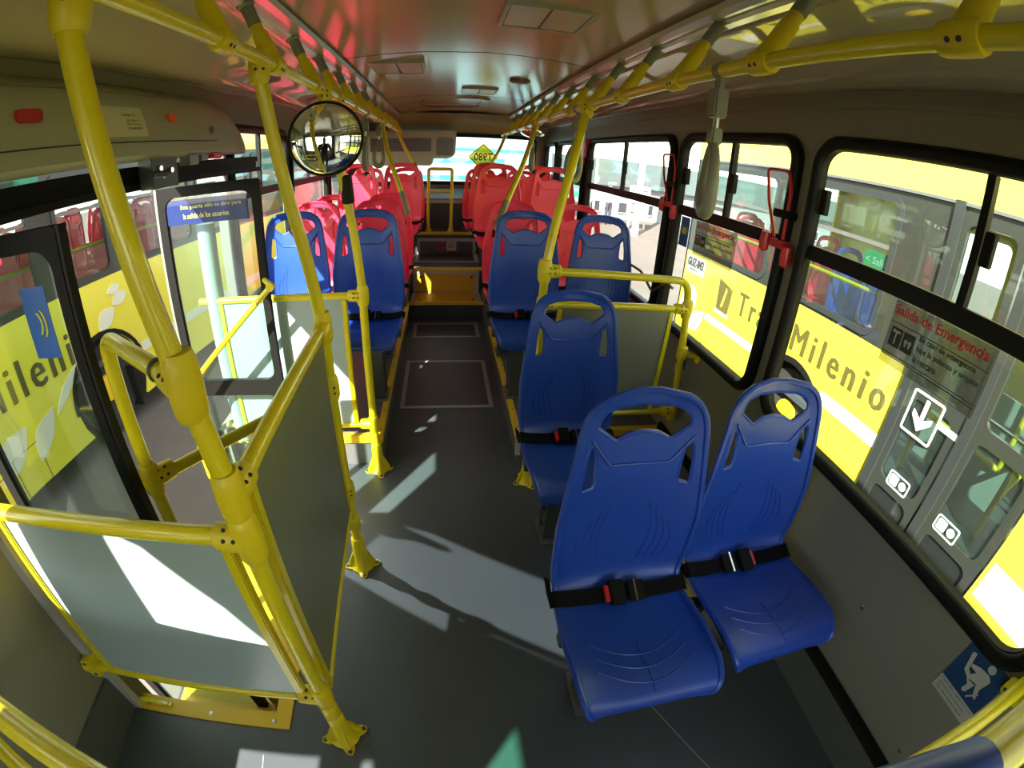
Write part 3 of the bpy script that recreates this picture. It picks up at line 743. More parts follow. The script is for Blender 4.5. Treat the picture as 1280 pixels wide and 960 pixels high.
seat(-0.855, 2.21, PZ, 'b', 'sunlit paler blue seat by the window behind the left partition', GB, leg=False)
seat(0.475, 2.80, PZ, 'r', 'red aisle seat directly behind the blue right aisle seat', GR)
seat(0.925, 2.80, PZ, 'r', 'red window seat directly behind the blue right window seat', GR, leg=False)
seat(0.45, 3.60, .435, 'r', 'red aisle seat on the right, first one on the higher floor', GR)
seat(0.92, 3.60, .435, 'r', 'red window seat on the right, first one on the higher floor', GR, leg=False)
seat(0.45, 4.40, .435, 'r', 'red aisle seat on the right, second one on the higher floor', GR)
seat(0.90, 4.40, .435, 'r', 'red window seat on the right, second one on the higher floor', GR)
seat(0.41, 5.00, .36, 'r', 'red rear row seat just right of the yellow frame', GR, leg=False)
seat(0.86, 5.00, .36, 'r', 'red rear row seat in the right corner', GR, leg=False)
seat(-0.445, 2.80, PZ, 'r', 'red aisle seat directly behind the blue left aisle seat', GR)
seat(-0.88, 2.80, PZ, 'r', 'sunlit red window seat directly behind the sunlit blue seat', GR, leg=False)
seat(-0.445, 3.36, PZ, 'r', 'red aisle seat on the left, last one on the lower platform', GR)
seat(-0.88, 3.36, PZ, 'r', 'sunlit red window seat on the left, last one on the lower platform', GR, leg=False)
seat(-0.42, 4.36, .42, 'r', 'red aisle seat on the left raised floor, with a grey pole clamp', GR)
seat(-0.86, 4.36, .42, 'r', 'sunlit red window seat on the left raised floor', GR, leg=False)
seat(-0.42, 5.00, .36, 'r', 'red rear row seat just left of the yellow frame', GR, leg=False)
seat(-0.86, 5.00, .36, 'r', 'red rear row seat in the left corner', GR, leg=False)

# ================================================================== RAILS, POLES, PARTITIONS
RP = 0.0185
def bolts(mb_list, c, nrm, r, ups=((.012, .012), (-.012, .012), (-.012, -.012), (.012, -.012))):
    pass
def joint(parent, p, axis='z', r=.027, h=.075, holes=True, look=Vector((0, -1, 0)), arm=None, name='joint'):
    """cast sleeve with screw heads; arm: list of directions of short collars"""
    p = Vector(p); A = {'x': Vector((1, 0, 0)), 'y': Vector((0, 1, 0)), 'z': Vector((0, 0, 1))}[axis]
    m = MB(); m.lathe([(r * .78, -h / 2 - .006), (r * .86, -h / 2), (r * .97, -h / 2 + .008), (r * 1.0, -h / 4), (r * 1.03, 0), (r * 1.0, h / 4), (r * .97, h / 2 - .008), (r * .86, h / 2), (r * .78, h / 2 + .006)], p, 20, A)
    for d in (arm or []):
        d = Vector(d).normalized(); m.lathe([(r * 1.05, 0.0), (r * 1.02, .03), (r * .93, .062), (r * .80, .066)], p, 16, d)
    j = obj(name, m, YELC, parent)
    if holes:
        for d in (arm or [Vector((0, 0, 0))]):
            d = Vector(d); base = p + d * (.028 if d.length else 0)
            lk = (Vector((0, 0, 1.53)) - base); lk = lk - A * lk.dot(A) * .0; 
            if d.length: lk = lk - d * lk.dot(d)
            else: lk = lk - A * lk.dot(A)
            lk.normalize(); t1 = A - lk * A.dot(lk); t1.normalize(); t2 = lk.cross(t1)
            for a, b in ((.010, .010), (-.010, .010), (-.010, -.010), (.010, -.010)):
                rr = sqrt(max(1e-6, (r * 1.03) ** 2 - 0.0001))
                c = base + t1 * a + t2 * b + lk * (rr - .001)
                obj('screw', MB().lathe([(.0042, 0), (.0042, .0022), (.002, .003)], c, 8, lk), INK, j)
    return j
def foot(parent, x, y, z=0.0, rot=45):
    m = MB(); r = MB()
    P = []
    for i in range(32):
        a = 2 * pi * i / 32; lob = .5 + .5 * cos(4 * (a - radians(rot))); rr = .038 + .038 * lob ** 1.6; P.append((x + rr * cos(a), y + rr * sin(a)))
    m.prism(P, 'z', z, z + .007)
    m.lathe([(.050, .006), (.036, .022), (.030, .06), (.027, .13), (.0255, .165), (.022, .17)], (x, y, z), 18)
    for i in range(4):
        a = radians(rot + 90 * i); d = Vector((cos(a), sin(a), 0)); s_ = Vector((-sin(a), cos(a), 0)) * .004
        b = Vector((x, y, z))
        m.add([b + d * .02 + Vector((0, 0, .11)) - s_, b + d * .062 + Vector((0, 0, .007)) - s_, b + Vector((0, 0, .007)) - s_, b + d * .02 + Vector((0, 0, .11)) + s_, b + d * .062 + Vector((0, 0, .007)) + s_, b + Vector((0, 0, .007)) + s_],
              [(0, 1, 2), (5, 4, 3), (0, 3, 4, 1), (1, 4, 5, 2), (2, 5, 3, 0)])
    f = obj('foot', m, YELC, parent)
    for i in range(4):
        a = radians(rot + 90 * i); obj('bolt', MB().lathe([(.0075, .007), (.007, .012), (.003, .013)], (x + .064 * cos(a), y + .064 * sin(a), z), 8), DARKG, f)
    return f
def bend(P, r=.06, n=6):
    """round the corners of a polyline"""
    P = [Vector(p) for p in P]; out = [P[0]]
    for i in range(1, len(P) - 1):
        a = (P[i - 1] - P[i]); b = (P[i + 1] - P[i]); ra = min(r, a.length * .49, b.length * .49)
        p0 = P[i] + a.normalized() * ra; p1 = P[i] + b.normalized() * ra
        for k in range(n + 1):
            t = k / n; out.append(p0 * (1 - t) ** 2 + P[i] * 2 * t * (1 - t) + p1 * t * t)
    out.append(P[-1]); return out

RZ = 1.802; RXR, RXL = 0.612, -0.47
def ceiling_rail(x, top, side, ys_b, label):
    r = root('overhead_rail', label, 'handrail', (x, 2.0, RZ))
    obj('rail', MB().tube([(x, YF + .2, RZ), (x, -.5, RZ), (x, 1.5, RZ), (x, 3.5, RZ - .0), (x, 5.30, RZ)], .0178, 16), YEL, r)
    for i, y in enumerate(ys_b):
        tx, tz = top; d = Vector((tx - x, 0, tz - RZ))
        p = Vector((x, y, RZ)); e = p + d
        b = obj('bracket', MB().lathe([(.0245, -.034), (.0265, -.028), (.0275, 0), (.0265, .028), (.0245, .034)], p, 16, (0, 1, 0))
            .tube([p + d * .05, p + d * .25, p + d * .5], [.0265, .0235, .0215], 14).tube([p + d * .40, p + d * .72], .0175, 12), YELC, r)
        obj('grey_sleeve', MB().tube([p + d * .62, p + d * .95], .0195, 12).lathe([(.026, 0), (.026, .008), (.019, .014)], p + d * .98, 14, -d), GREYP, b)
        if y < 2.2:
            for dy in (-.009, .009):
                lk = Vector((-x, -y, 1.53 - RZ)); lk.y = 0; lk.normalize()
                obj('screw', MB().lathe([(.0045, 0), (.0045, .002), (.002, .003)], p + Vector((0, dy, 0)) + lk * .0262, 8, lk), INK, b)
                obj('screw', MB().lathe([(.0045, 0), (.0045, .002), (.002, .003)], p + d * .28 + Vector((0, dy, 0)) + Vector((-1 if x > 0 else 1, 0, -.3)).normalized() * .0225, 8, (-1 if x > 0 else 1, 0, -.3)), INK, b)
    obj('end_cap', MB().lathe([(.0178, 0), (.016, .012), (.006, .016)], (x, 5.30, RZ), 14, (0, 1, 0)), CHROME, r)
    return r
ceiling_rail(RXR, (0.742, 2.015), 1, [-.3, .40, .86, 1.25, 1.68, 2.05, 2.42, 2.85, 3.25, 3.7, 4.15, 4.6, 5.05], 'yellow overhead handrail along the right side')
ceiling_rail(RXL, (-0.565, 1.995), -1, [-.3, .52, .99, 1.32, 1.76, 2.12, 2.5, 2.9, 3.3, 3.75, 4.2, 4.65, 5.05], 'yellow overhead handrail along the left side')

# pole L1 (thick front pole) -------------------------------------------------
FX, L1Y, L2Y, L3Y = -0.362, 0.57, 1.31, 1.965
p1 = root('handrail_pole', 'thick yellow pole nearest the camera at the corner of the front partition', 'pole', (FX, L1Y, 0))
obj('pole_tube', MB().tube(bend([(FX, L1Y, .08), (FX, L1Y, 1.03), (-.385, L1Y, 1.225), (-.44, L1Y - .005, 1.50), (-.50, L1Y - .02, RZ - .02)], .09), .0195, 18), YEL, p1)
foot(p1, FX, L1Y, 0, 20)
joint(p1, (FX, L1Y, .305), 'z', .028, .085, arm=[(-1, 0, 0)])
joint(p1, (FX, L1Y, .93), 'z', .029, .10, arm=[(-1, 0, 0)])
joint(p1, (FX - .002, L1Y, 1.03), 'z', .0285, .09, arm=[(.05, 1, 0)])
joint(p1, (-.387, L1Y, 1.235), 'z', .029, .10, arm=[(-.8, .6, 0)])
joint(p1, (-.492, L1Y - .016, RZ - .012), 'z', .030, .09, arm=None)
obj('cast_sleeve', MB().lathe([(.021, 0), (.026, .012), (.026, .06), (.021, .075)], (FX, L1Y, .17), 16), YELC, p1)
# pole L2
p2 = root('handrail_pole', 'slender bent yellow pole at the far corner of the longitudinal partition', 'pole', (FX, L2Y, 0))
obj('pole_tube', MB().tube(bend([(FX, L2Y, .08), (FX, L2Y, 1.04), (-.39, L2Y - .005, 1.25), (-.445, L2Y - .03, 1.52), (-.485, 1.235, RZ - .02)], .09), .0185, 16), YEL, p2)
foot(p2, FX, L2Y, 0, 10)
joint(p2, (FX, L2Y, .42), 'z', .027, .07, arm=None); joint(p2, (FX, L2Y, .84), 'z', .027, .075, arm=None)
joint(p2, (FX, L2Y, 1.045), 'z', .027, .085, arm=[(0, -1, -.05)], holes=False)
joint(p2, (-.484, 1.24, RZ - .015), 'z', .028, .08)
obj('cast_sleeve', MB().lathe([(.021, 0), (.026, .01), (.026, .05), (.021, .06)], (FX, L2Y, .22), 16), YELC, p2)
# pole L3 with the left partition
p3 = root('handrail_pole', 'yellow pole in front of the blue left aisle seat, carrying the round mirror', 'pole', (-.35, L3Y, 0))
obj('pole_tube', MB().tube(bend([(-.35, L3Y, .08), (-.352, L3Y, 1.0), (-.38, L3Y, 1.25), (-.43, L3Y - .02, 1.52), (-.468, 1.87, RZ - .02)], .1), .0185, 16), YEL, p3)
foot(p3, -.35, L3Y, 0, 15)
joint(p3, (-.35, L3Y, .29), 'z', .027, .075, arm=[(-1, 0, 0)]); joint(p3, (-.352, L3Y, .945), 'z', .027, .08, arm=[(-1, 0, 0)])
joint(p3, (-.468, 1.875, RZ - .015), 'z', .027, .08)
sl = obj('grip_sleeve', MB().lathe([(.020, 0), (.0275, .006), (.0275, .115), (.020, .12)], (-.3935, L3Y - .006, 1.345), 14, (-.10, -.01, 1)), BLACK, p3)
# right pole
pR = root('handrail_pole', 'yellow pole at the aisle corner of the right partition', 'pole', (.415, 1.84, 0))
obj('pole_tube', MB().tube(bend([(.415, 1.84, .08), (.415, 1.84, 1.09), (.445, 1.86, 1.27), (.52, 1.93, 1.55), (.60, 2.08, RZ - .02)], .1), .0185, 16), YEL, pR)
foot(pR, .415, 1.84, 0, 20)
joint(pR, (.415, 1.84, 1.09), 'z', .029, .085, arm=[(1, 0, 0)]); joint(pR, (.415, 1.84, .945), 'z', .025, .06, arm=[(1, 0, 0)], holes=True)
joint(pR, (.60, 2.07, RZ - .012), 'z', .028, .08)
joint(pR, (.415, 1.84, .40), 'z', .026, .07, arm=[(1, 0, 0)])
# far poles clamped to seats
def seat_pole(top, bot, clamp, label):
    r = root('seat_pole', label, 'pole', bot)
    T = Vector(top); Bv = Vector(bot); c = Vector(clamp); mid = T.lerp(Bv, .45) + Vector(((-.02 if top[0] < 0 else .02), 0, .0))
    obj('pole_tube', MB().tube(bend([T, mid, Bv], .2), .0165, 12), YEL, r)
    obj('seat_clamp', MB().tube([Bv.lerp(T, .06), Bv, Bv.lerp(c, .5), c], [.021, .021, .016, .018], 10).cyl(c, c + Vector((0, 0, -.04)), .016, 8), GREYP, r)
    j = MB().lathe([(.022, -.03), (.025, 0), (.022, .03)], T, 12); obj('joint', j, YELC, r)
seat_pole((.612, 3.35, RZ - .01), (.345, 2.72, 1.25), (.302, 2.66, 1.17), 'slanting yellow pole clamped to the blue seat beside the right aisle')
seat_pole((.612, 5.05, RZ - .01), (.43, 4.83, 1.43), (.37, 4.80, 1.36), 'slanting yellow pole near the rear right, by the yellow diamond sign')
seat_pole((-.47, 3.60, RZ - .01), (-.275, 3.22, 1.26), (-.25, 3.22, 1.18), 'slanting yellow pole clamped to the first left red aisle seat')
seat_pole((-.47, 4.85, RZ - .01), (-.30, 4.83, 1.46), (-.265, 4.80, 1.38), 'rearmost slanting yellow pole on the left')

# front transverse partition ---------------------------------------------------
fp = root('partition', 'frosted partition panel in a yellow frame at the lower left, with sunlight on it', 'partition', (-.75, L1Y, 0))
obj('top_tube', MB().tube([(-1.14, L1Y, .93), (FX - .05, L1Y, .93)], .0195, 16), YEL, fp)
obj('bottom_tube', MB().tube([(-1.12, L1Y, .298), (FX - .05, L1Y, .298)], .0145, 12), YEL, fp)
obj('panel', MB().box(-1.035, -.425, L1Y - .004, L1Y + .004, .315, .912), FROST, fp)
obj('edge_strip', MB().box(-1.052, -1.033, L1Y - .012, L1Y + .012, .30, .915), YEL, fp, bevel=.003)
obj('edge_strip', MB().box(-.427, -.402, L1Y - .012, L1Y + .012, .31, .915), YEL, fp, bevel=.003)
wb_ = obj('wall_bracket', MB().prism(rrect(-1.15, -1.10, .255, .345, .02), 'y', L1Y - .02, L1Y + .02).lathe([(.03, 0), (.024, .012), (.018, .05), (.0155, .10)], (-1.148, L1Y, .30), 14, (1, 0, 0)), YELC, fp, bevel=.004)
obj('screw', MB().lathe([(.006, 0), (.005, .003)], (-1.135, L1Y - .02, .325), 8, (0, -1, 0)), INK, wb_)
obj('screw', MB().lathe([(.006, 0), (.005, .003)], (-1.12, L1Y - .02, .275), 8, (0, -1, 0)), INK, wb_)
struct('trim_15', MB().box(XL, XL + .04, .575, .60, 0.0, 1.6), PLG, label='light grey jamb strip behind the front partition')
struct('trim_16', MB().box(XL, -1.0, .60, .612, -0.3, 0.02).box(-.995, -.985, .60, .61, -.1, .02), BODY, label='yellow edge seen under the front partition')
# longitudinal partition
lp = root('partition', 'grey panel in a yellow frame running along the aisle beside the stairwell', 'partition', (FX, .95, 0))
obj('top_tube', MB().tube([(FX, L1Y + .05, 1.028), (FX, L2Y - .04, 1.045)], .0195, 16), YEL, lp)
obj('bottom_tube', MB().tube([(FX, L1Y + .05, .255), (FX, L2Y - .01, .335)], .0125, 12), YEL, lp)
obj('panel', MB().prism([(.645, .27), (1.268, .345), (1.268, 1.025), (.645, 1.01)], 'x', FX - .004, FX + .004), PANEL, lp)
obj('edge_strip', MB().box(FX - .012, FX + .012, .618, .645, .255, 1.01), YEL, lp, bevel=.003)
obj('edge_strip', MB().box(FX - .010, FX + .010, 1.268, 1.280, .34, 1.03), YEL, lp, bevel=.003)
# stair rail
sr = root('stair_rail', 'yellow loop handrail over the stairwell inside the open door', 'handrail', (-.735, .81, -.3))
SX, SY = -.728, .805
obj('loop_tube', MB().tube(bend([(-.387, L1Y, 1.235), (SX, SY, 1.235), (SX, SY, -.28)], .075, 8), .0175, 16), YEL, sr)
obj('cross_tube', MB().tube([(SX, SY, .86), (FX, L2Y, .84)], .0165, 14), YEL, sr)
joint(sr, (SX, SY, .865), 'z', .026, .08, arm=[(.58, .8, -.03)])
obj('ring', MB().lathe([(.0205, -.006), (.022, 0), (.0205, .006)], (-.47, .628, 1.235), 16, (-.8, .55, 0)), DARKG, sr)
# left partition behind the door
lf = root('partition', 'white sunlit panel in a yellow frame behind the door, before the blue left seats', 'partition', (-.7, L3Y, PZ))
obj('top_tube', MB().tube([(-1.14, L3Y, .945), (-.40, L3Y, .945)], .0165, 14), YEL, lf)
obj('bottom_tube', MB().tube([(-1.14, L3Y, .285), (-.40, L3Y, .285)], .0145, 12), YEL, lf)
obj('panel', MB().box(-1.02, -.445, L3Y - .004, L3Y + .004, .30, .93), FROST, lf)
obj('edge_strip', MB().box(-.447, -.425, L3Y - .012, L3Y + .012, .295, .93), YEL, lf, bevel=.003)
obj('edge_strip', MB().box(-1.04, -1.018, L3Y - .012, L3Y + .012, .295, .93), YEL, lf, bevel=.003)
# right partition
rp = root('partition', 'grey green panel under two yellow rails behind the single blue seat', 'partition', (.8, 1.84, 0))
PY = 1.84
obj('loop_tube', MB().tube(bend([(.46, PY, 1.088), (1.085, PY, 1.078), (1.105, PY, .94), (1.15, PY, .42)], .06, 8), .0175, 16), YEL, rp)
obj('middle_tube', MB().tube([(.44, PY, .945), (1.09, PY, .945)], .0165, 14), YEL, rp)
obj('bottom_tube', MB().tube([(.44, PY, .40), (1.14, PY, .40)], .0145, 12), YEL, rp)
obj('panel', MB().prism([(.50, .415), (.885, .415), (1.0, .415), (1.015, .93), (.50, .93)], 'y', PY - .004, PY + .004), PANEL, rp)
obj('edge_strip', MB().prism([(1.0, .405), (1.018, .405), (1.034, .93), (1.015, .93)], 'y', PY - .011, PY + .011), YEL, rp)
obj('edge_strip', MB().box(.485, .502, PY - .011, PY + .011, .405, .93), YEL, rp)
joint(rp, (1.104, PY, .945), 'z', .026, .08, arm=[(-1, 0, 0)]); joint(rp, (1.148, PY, .40), 'z', .026, .09, arm=[(-1, 0, 0)])
wj = obj('wall_bracket', MB().tube([(1.13, PY, .725), (1.17, PY - .02, .72), (1.195, PY - .03, .715)], [.022, .014, .014], 12).lathe([(.03, 0), (.03, .006), (.02, .01)], (1.2, PY - .035, .715), 14, (-1, 0, 0)).lathe([(.025, -.03), (.027, 0), (.025, .03)], (1.127, PY, .725), 14), YELC, rp)
# near camera rails --------------------------------------------------------------
nr = root('front_barrier', 'thick yellow barrier tube crossing the lower left corner close to the camera', 'handrail', (-.8, .15, 0))
obj('top_tube', MB().tube(bend([(-1.14, .254, .90), (-.43, .104, .90), (-.45, -.02, .89)], .06), .0235, 20), YEL, nr)
obj('lower_tube', MB().tube([(-1.14, .205, .60), (-.45, .0, .60)], .0185, 16), YEL, nr)
obj('post', MB().tube([(-.45, -.02, .0), (-.45, -.02, .89)], .0185, 14), YEL, nr)
nb = root('wall_grab_rail', 'yellow grab rail with a blue sleeve on the right wall', 'handrail', (1.1, -.05, .8))
obj('rail', MB().tube([(1.19, -.014, .80), (.93, -.008, .80), (.30, .015, .80)], .017, 16), YEL, nb)
obj('second_rail', MB().tube([(1.19, -.075, 1.12), (.505, -.047, 1.10)], .031, 18), YEL, nb)
bs = obj('blue_sleeve', MB().tube([(.51, -.047, 1.10), (.44, -.030, 1.095), (.34, .0, 1.08)], [.034, .036, .030], 16), BLUE, nb)
obj('wall_plate', MB().prism(rrect(-.055, .02, .705, .765, .012), 'x', 1.188, 1.2).box(1.15, 1.19, -.03, .0, .77, .81), YELC, nb, bevel=.003)
obj('screw', MB().lathe([(.006, 0), (.005, .003)], (1.188, .008, .72), 8, (-1, 0, 0)), INK, nb)

# ================================================================== DOOR LEAVES
def leaf(y, xi, xo, label, z0=-.55, z1=1.478, mid=.50):
    r = root('door_leaf', label, 'door', (xi, y, z0))
    zi = .60
    x0, x1 = sorted((xi, xo)); g = .035
    ho = rrect(x0 + .04, x1 - .034, mid + .08, z1 - .045, .05, 6); hl = rrect(x0 + .04, x1 - .034, z0 + .08, mid - .0, .05, 6)
    obj('leaf_frame', MB().prism(rrect(x0, x1, z0, z1, .02), 'y', y - .012, y + .012, [ho, hl]), BLK2, r, bevel=.004)
    obj('glass_pane', MB().box(x0 + .035, x1 - .03, y - .003, y + .003, mid + .07, z1 - .04), GLASSD, r, smooth=False)
    obj('glass_pane', MB().box(x0 + .035, x1 - .03, y - .003, y + .003, z0 + .07, mid + .01), GLASSD, r, smooth=False)
    return r
d2 = leaf(1.90, -.752, -1.245, 'open black door leaf with a blue notice band across its glass')
obj('seal_strip', MB().box(-1.258, -1.245, 1.89, 1.91, -.55, 1.478), GREYM, d2)
obj('grab_bar', MB().tube(bend([(-.765, 1.89, 1.05), (-.70, 1.79, 1.05), (-1.11, 1.78, .669), (-1.235, 1.78, .53), (-1.225, 1.78, .07), (-1.225, 1.89, .05)], .03), .0125, 12).lathe([(.018, 0), (.018, .02)], (-.70, 1.79, 1.05), 12, (0, -1, 0)), YEL, d2)
d1 = leaf(.785, -.765, -1.285, 'open dark door leaf nearest the camera at the left edge')
obj('grab_bar', MB().tube([(-.83, .75, .66), (-1.14, .75, .35)], .0125, 12), YEL, d1)
obj('seal_strip', MB().box(-.769, -.757, .773, .797, -.55, 1.478), BLACK, d1)
ns = root('door_notice', 'blue notice band with yellow lettering across the top of the open door glass', 'sticker', (-1.0, 1.895, 1.35))
obj('film', MB().box(-1.21, -.81, 1.894, 1.8955, 1.315, 1.42), FILMB, ns)
t = MB(); text_mb(t, 'Esta puerta sólo se abre para', (-1.13, 1.8935, 1.375), (.29, 0, 0), (0, 0, .022), 0); obj('lettering', t, YINK, ns)
t = MB(); text_mb(t, 'la salida de los usuarios', (-1.12, 1.8935, 1.338), (.22, 0, 0), (0, 0, .022), 0); obj('lettering', t, YINK, ns)
n2 = root('contactless_sticker', 'blue sticker with a yellow wave symbol on the near door glass', 'sticker', (-.9, .78, 1.27))
obj('sheet', MB().box(-.925, -.845, .7795, .7812, 1.20, 1.36), SIGNB, n2)
obj('wave_mark', MB().tube([(-.885 + .022 * cos(a), .7785, 1.28 + .035 * sin(a)) for a in [-1 + .25 * i for i in range(9)]], .0025, 6).tube([(-.898 + .022 * cos(a), .7785, 1.28 + .028 * sin(a)) for a in [-1 + .25 * i for i in range(9)]], .0025, 6), YINK, n2)
# vertical white air duct seen behind the door glass
vd = root('vertical_duct', 'thick pale vertical duct tube seen through the open door glass', 'duct', (-1.03, 2.0, 0))
obj('duct_tube', MB().lathe([(.042, 0), (.042, 1.10)], (-1.065, 1.985, .20), 20), FROST, vd)

# ================================================================== MIRROR, STRAPS, LEVERS
mr = root('round_mirror', 'round convex black rimmed mirror on the left pole', 'mirror', (-.455, 1.84, 1.61))
mc = Vector((-.457, 1.85, 1.612)); md = Vector((.24, -1, -.02)).normalized()
obj('mirror_glass', MB().lathe([(.138 * sin(a), .030 * cos(a)) for a in [pi / 2 * (1 - i / 14) for i in range(15)]], mc, 40, md), MIRR, mr)
obj('rim', MB().tube([mc + (md.orthogonal().normalized() * cos(a) + md.cross(md.orthogonal().normalized()) * sin(a)) * .140 for a in [2 * pi * i / 40 for i in range(40)]], .0065, 8, closed=True), BLACK, mr)
obj('backing', MB().lathe([(.138, -.001), (.12, -.014), (.04, -.02)], mc, 32, md), BLACK, mr)
obj('arm', MB().tube([mc - md * .015, mc - md * .05 + Vector((.02, 0, -.04)), (-.41, 1.955, 1.45)], .008, 8), BLACK, mr)
def strap(x, y, L, label, yaw=0, g='grey hanging hand grips'):
    r = root('strap_handle', label, 'hand grip', (x, y, RZ), g)
    obj('band', MB().lathe([(.0195, -.012), (.0215, -.010), (.0215, .010), (.0195, .012)], (x, y, RZ), 14, (0, 1, 0)).box(x - .006, x + .006, y - .012, y + .012, RZ - .05, RZ - .018), GREYP, r)
    obj('clamp', MB().box(x - .018, x + .018, y - .020, y + .020, RZ - .115, RZ - .045), GREYP, r, bevel=.004)
    obj('cord', MB().cyl((x, y - .006, RZ - .115), (x, y - .006, RZ - .145), .005, 8).cyl((x, y + .006, RZ - .115), (x, y + .006, RZ - .145), .005, 8), SILV, r)
    c = RZ - .14; H = L
    obj('collar', MB().box(x - .015, x + .015, y - .016, y + .016, c - .04, c), GREYP, r, bevel=.004)
    w = .042; P = []
    zc = c - .04 - H / 2
    for i in range(28):
        a = 2 * pi * i / 28; P.append((x + .25 * w * cos(a) * 0 + w * cos(a) * sin(yaw), y + w * cos(a) * cos(yaw), zc + H / 2 * sin(a) - (0.012 * abs(cos(a)))))
    obj('grip_loop', MB().tube(P, [.012 + .006 * (.5 - .5 * sin(2 * pi * i / 28)) for i in range(28)], 10, closed=True), GREYP, r)
    return r
strap(RXR, 1.02, .165, 'large grey hand grip hanging from the right rail before the middle window', yaw=.3)
strap(RXR, 2.27, .17, 'grey open loop hand grip hanging from the right rail beside the yellow pole', yaw=1.1)
strap(RXR, 3.42, .15, 'small grey hand grip hanging far down the right rail')
strap(RXL, 2.86, .15, 'grey hand grip hanging from the left rail just beyond the round mirror')
strap(RXL, 3.45, .15, 'grey hand grip hanging from the left rail before the rear dark screen', yaw=.8)
def lever(y, z, label, s=1.0):
    r = root('emergency_lever', label, 'lever', (1.19, y, z), 'red emergency window levers')
    x = 1.168
    obj('wire_loop', MB().tube(bend([(x, y + .03, z - .13), (x - .012, y + .085, z + .0), (x - .014, y + .115, z + .115), (x - .01, y - .005, z + .115), (x, y - .02, z + .04), (x, y - .02, z - .13)], .02, 4), .0062, 8), RED2, r)
    obj('black_clip', MB().box(x - .012, x + .03, y - .045, y + .05, z - .055, z - .025), BLK2, r, bevel=.003)
    obj('pivot', MB().box(x - .01, x + .03, y - .035, y + .045, z - .165, z - .135), RED2, r, bevel=.003)
    for dy, dz in ((-.055, -.185), (.08, -.155)):
        obj('knob', MB().lathe([(.004, -.042), (.018, -.034), (.022, 0), (.018, .034), (.004, .042)], (x, y + dy, z + dz), 14), RED2, r)
lever(1.385, 1.51, 'red emergency lever on the pillar between the two nearest right windows')
lever(2.31, 1.53, 'red emergency lever on the pillar between the middle and the long right window')
rb = root('red_box', 'small red plastic hammer holder high on the far right pillar', 'holder', (1.19, 3.98, 1.65))
obj('holder_body', MB().prism([(3.93, 1.60), (4.03, 1.60), (4.045, 1.76), (3.915, 1.76)], 'x', 1.14, 1.2), RED2, rb, bevel=.006)
obj('hammer_tip', MB().cyl((1.16, 3.98, 1.60), (1.16, 3.98, 1.545), .012), RED2, rb)
# wire guard beside the right window seat
wg = root('wire_guard', 'bent bronze wire arm beside the blue right window seat', 'armrest', (1.15, 2.35, .9))
obj('wire', MB().tube(bend([(1.12, 2.60, .97), (1.15, 2.50, .955), (1.165, 2.36, .875), (1.17, 2.22, .97), (1.185, 2.16, .955)], .03), .008, 8), mat('bronze', (.22, .15, .08), .35, metal=.5), wg)
# yellow floor plate
yp = root('floor_plate', 'amber floor plate by the right wall behind the near seats', 'plate', (1.0, 1.35, 0))
obj('plate', MB().box(.86, 1.17, 1.0, 1.72, 0, .006), YELP, yp)

# ================================================================== CEILING FITTINGS
def vent(x0, x1, y0, y1, label, m=BOX):
    cx = (x0 + x1) / 2; z = ceil_z(cx) - .012; r = root('ceiling_vent', label, 'vent', (cx, (y0 + y1) / 2, z))
    obj('vent_frame', MB().prism(rrect(x0, x1, y0, y1, .02), 'z', z - .004, z + .02, [rrect(x0 + .014, x1 - .014, y0 + .014, y1 - .014, .01)]), BOX, r, bevel=.003)
    for a, b in ((x0 + .016, cx - .004), (cx + .004, x1 - .016)):
        obj('lens', MB().box(a, b, y0 + .016, y1 - .016, z - .001, z + .015), BOX, r, bevel=.002)
vent(.165, .46, 1.52, 1.80, 'large double panelled vent on the ceiling nearest the camera')
vent(-.41, -.125, 2.51, 2.84, 'double panelled vent on the left of the ceiling')
vent(.10, .36, 3.50, 3.78, 'flat panelled vent on the ceiling just before the roof hatch')
rh = root('roof_hatch', 'shallow oval roof hatch with a glossy recess', 'hatch', (.02, 4.4, 2.03))
zh = ceil_z(0.02) - .012
obj('hatch_rim', MB().prism(rrect(-.30, .36, 4.05, 4.80, .12), 'z', zh - .006, zh + .02, [rrect(-.23, .29, 4.12, 4.72, .09)]), CEIL, rh, bevel=.004)
obj('hatch_pan', MB().prism(rrect(-.225, .285, 4.125, 4.715, .085), 'z', zh + .004, zh + .014), CEIL, rh)
obj('hatch_handle', MB().tube(bend([(-.20, 4.2, zh - .01), (-.22, 4.3, zh - .012), (-.2, 4.66, zh - .012), (.24, 4.66, zh - .012), (.27, 4.55, zh - .012)], .05), .007, 8), mat('dark_bronze', (.10, .06, .04), .3), rh)
def spot(x, y, r_, label, m):
    z = ceil_z(x); r = root('ceiling_speaker', label, 'speaker', (x, y, z))
    obj('grille', MB().lathe([(r_, .0), (r_ * 1.0, -.012), (r_ * .7, -.020), (.01, -.020)], (x, y, z), 24), m, r)
spot(.44, 3.05, .065, 'round grey speaker on the right of the ceiling', GREYM)
spot(-.38, 5.1, .055, 'small round speaker at the rear of the ceiling', GREYM)
vd2 = root('destination_housing', 'beige equipment housing with dark panels across the rear left of the ceiling', 'housing', (-.45, 5.65, 1.45))
obj('housing_body', MB().prism([(-1.14, 1.435), (-.17, 1.435), (-.15, 1.45), (-.135, 1.52), (.02, 1.52), (.08, 1.54), (.115, 1.58), (.12, 1.845), (-1.14, 1.845)], 'y', 5.60, 5.78), BOX, vd2, bevel=.008)
obj('dark_panel', MB().box(-.86, -.165, 5.592, 5.60, 1.60, 1.755), mat('dark_red_panel', (.07, .035, .03), .3), vd2)
obj('dark_panel', MB().prism(rrect(-.105, .085, 1.555, 1.765, .03), 'y', 5.592, 5.60), mat('dark_brown_panel', (.05, .04, .03), .3), vd2)
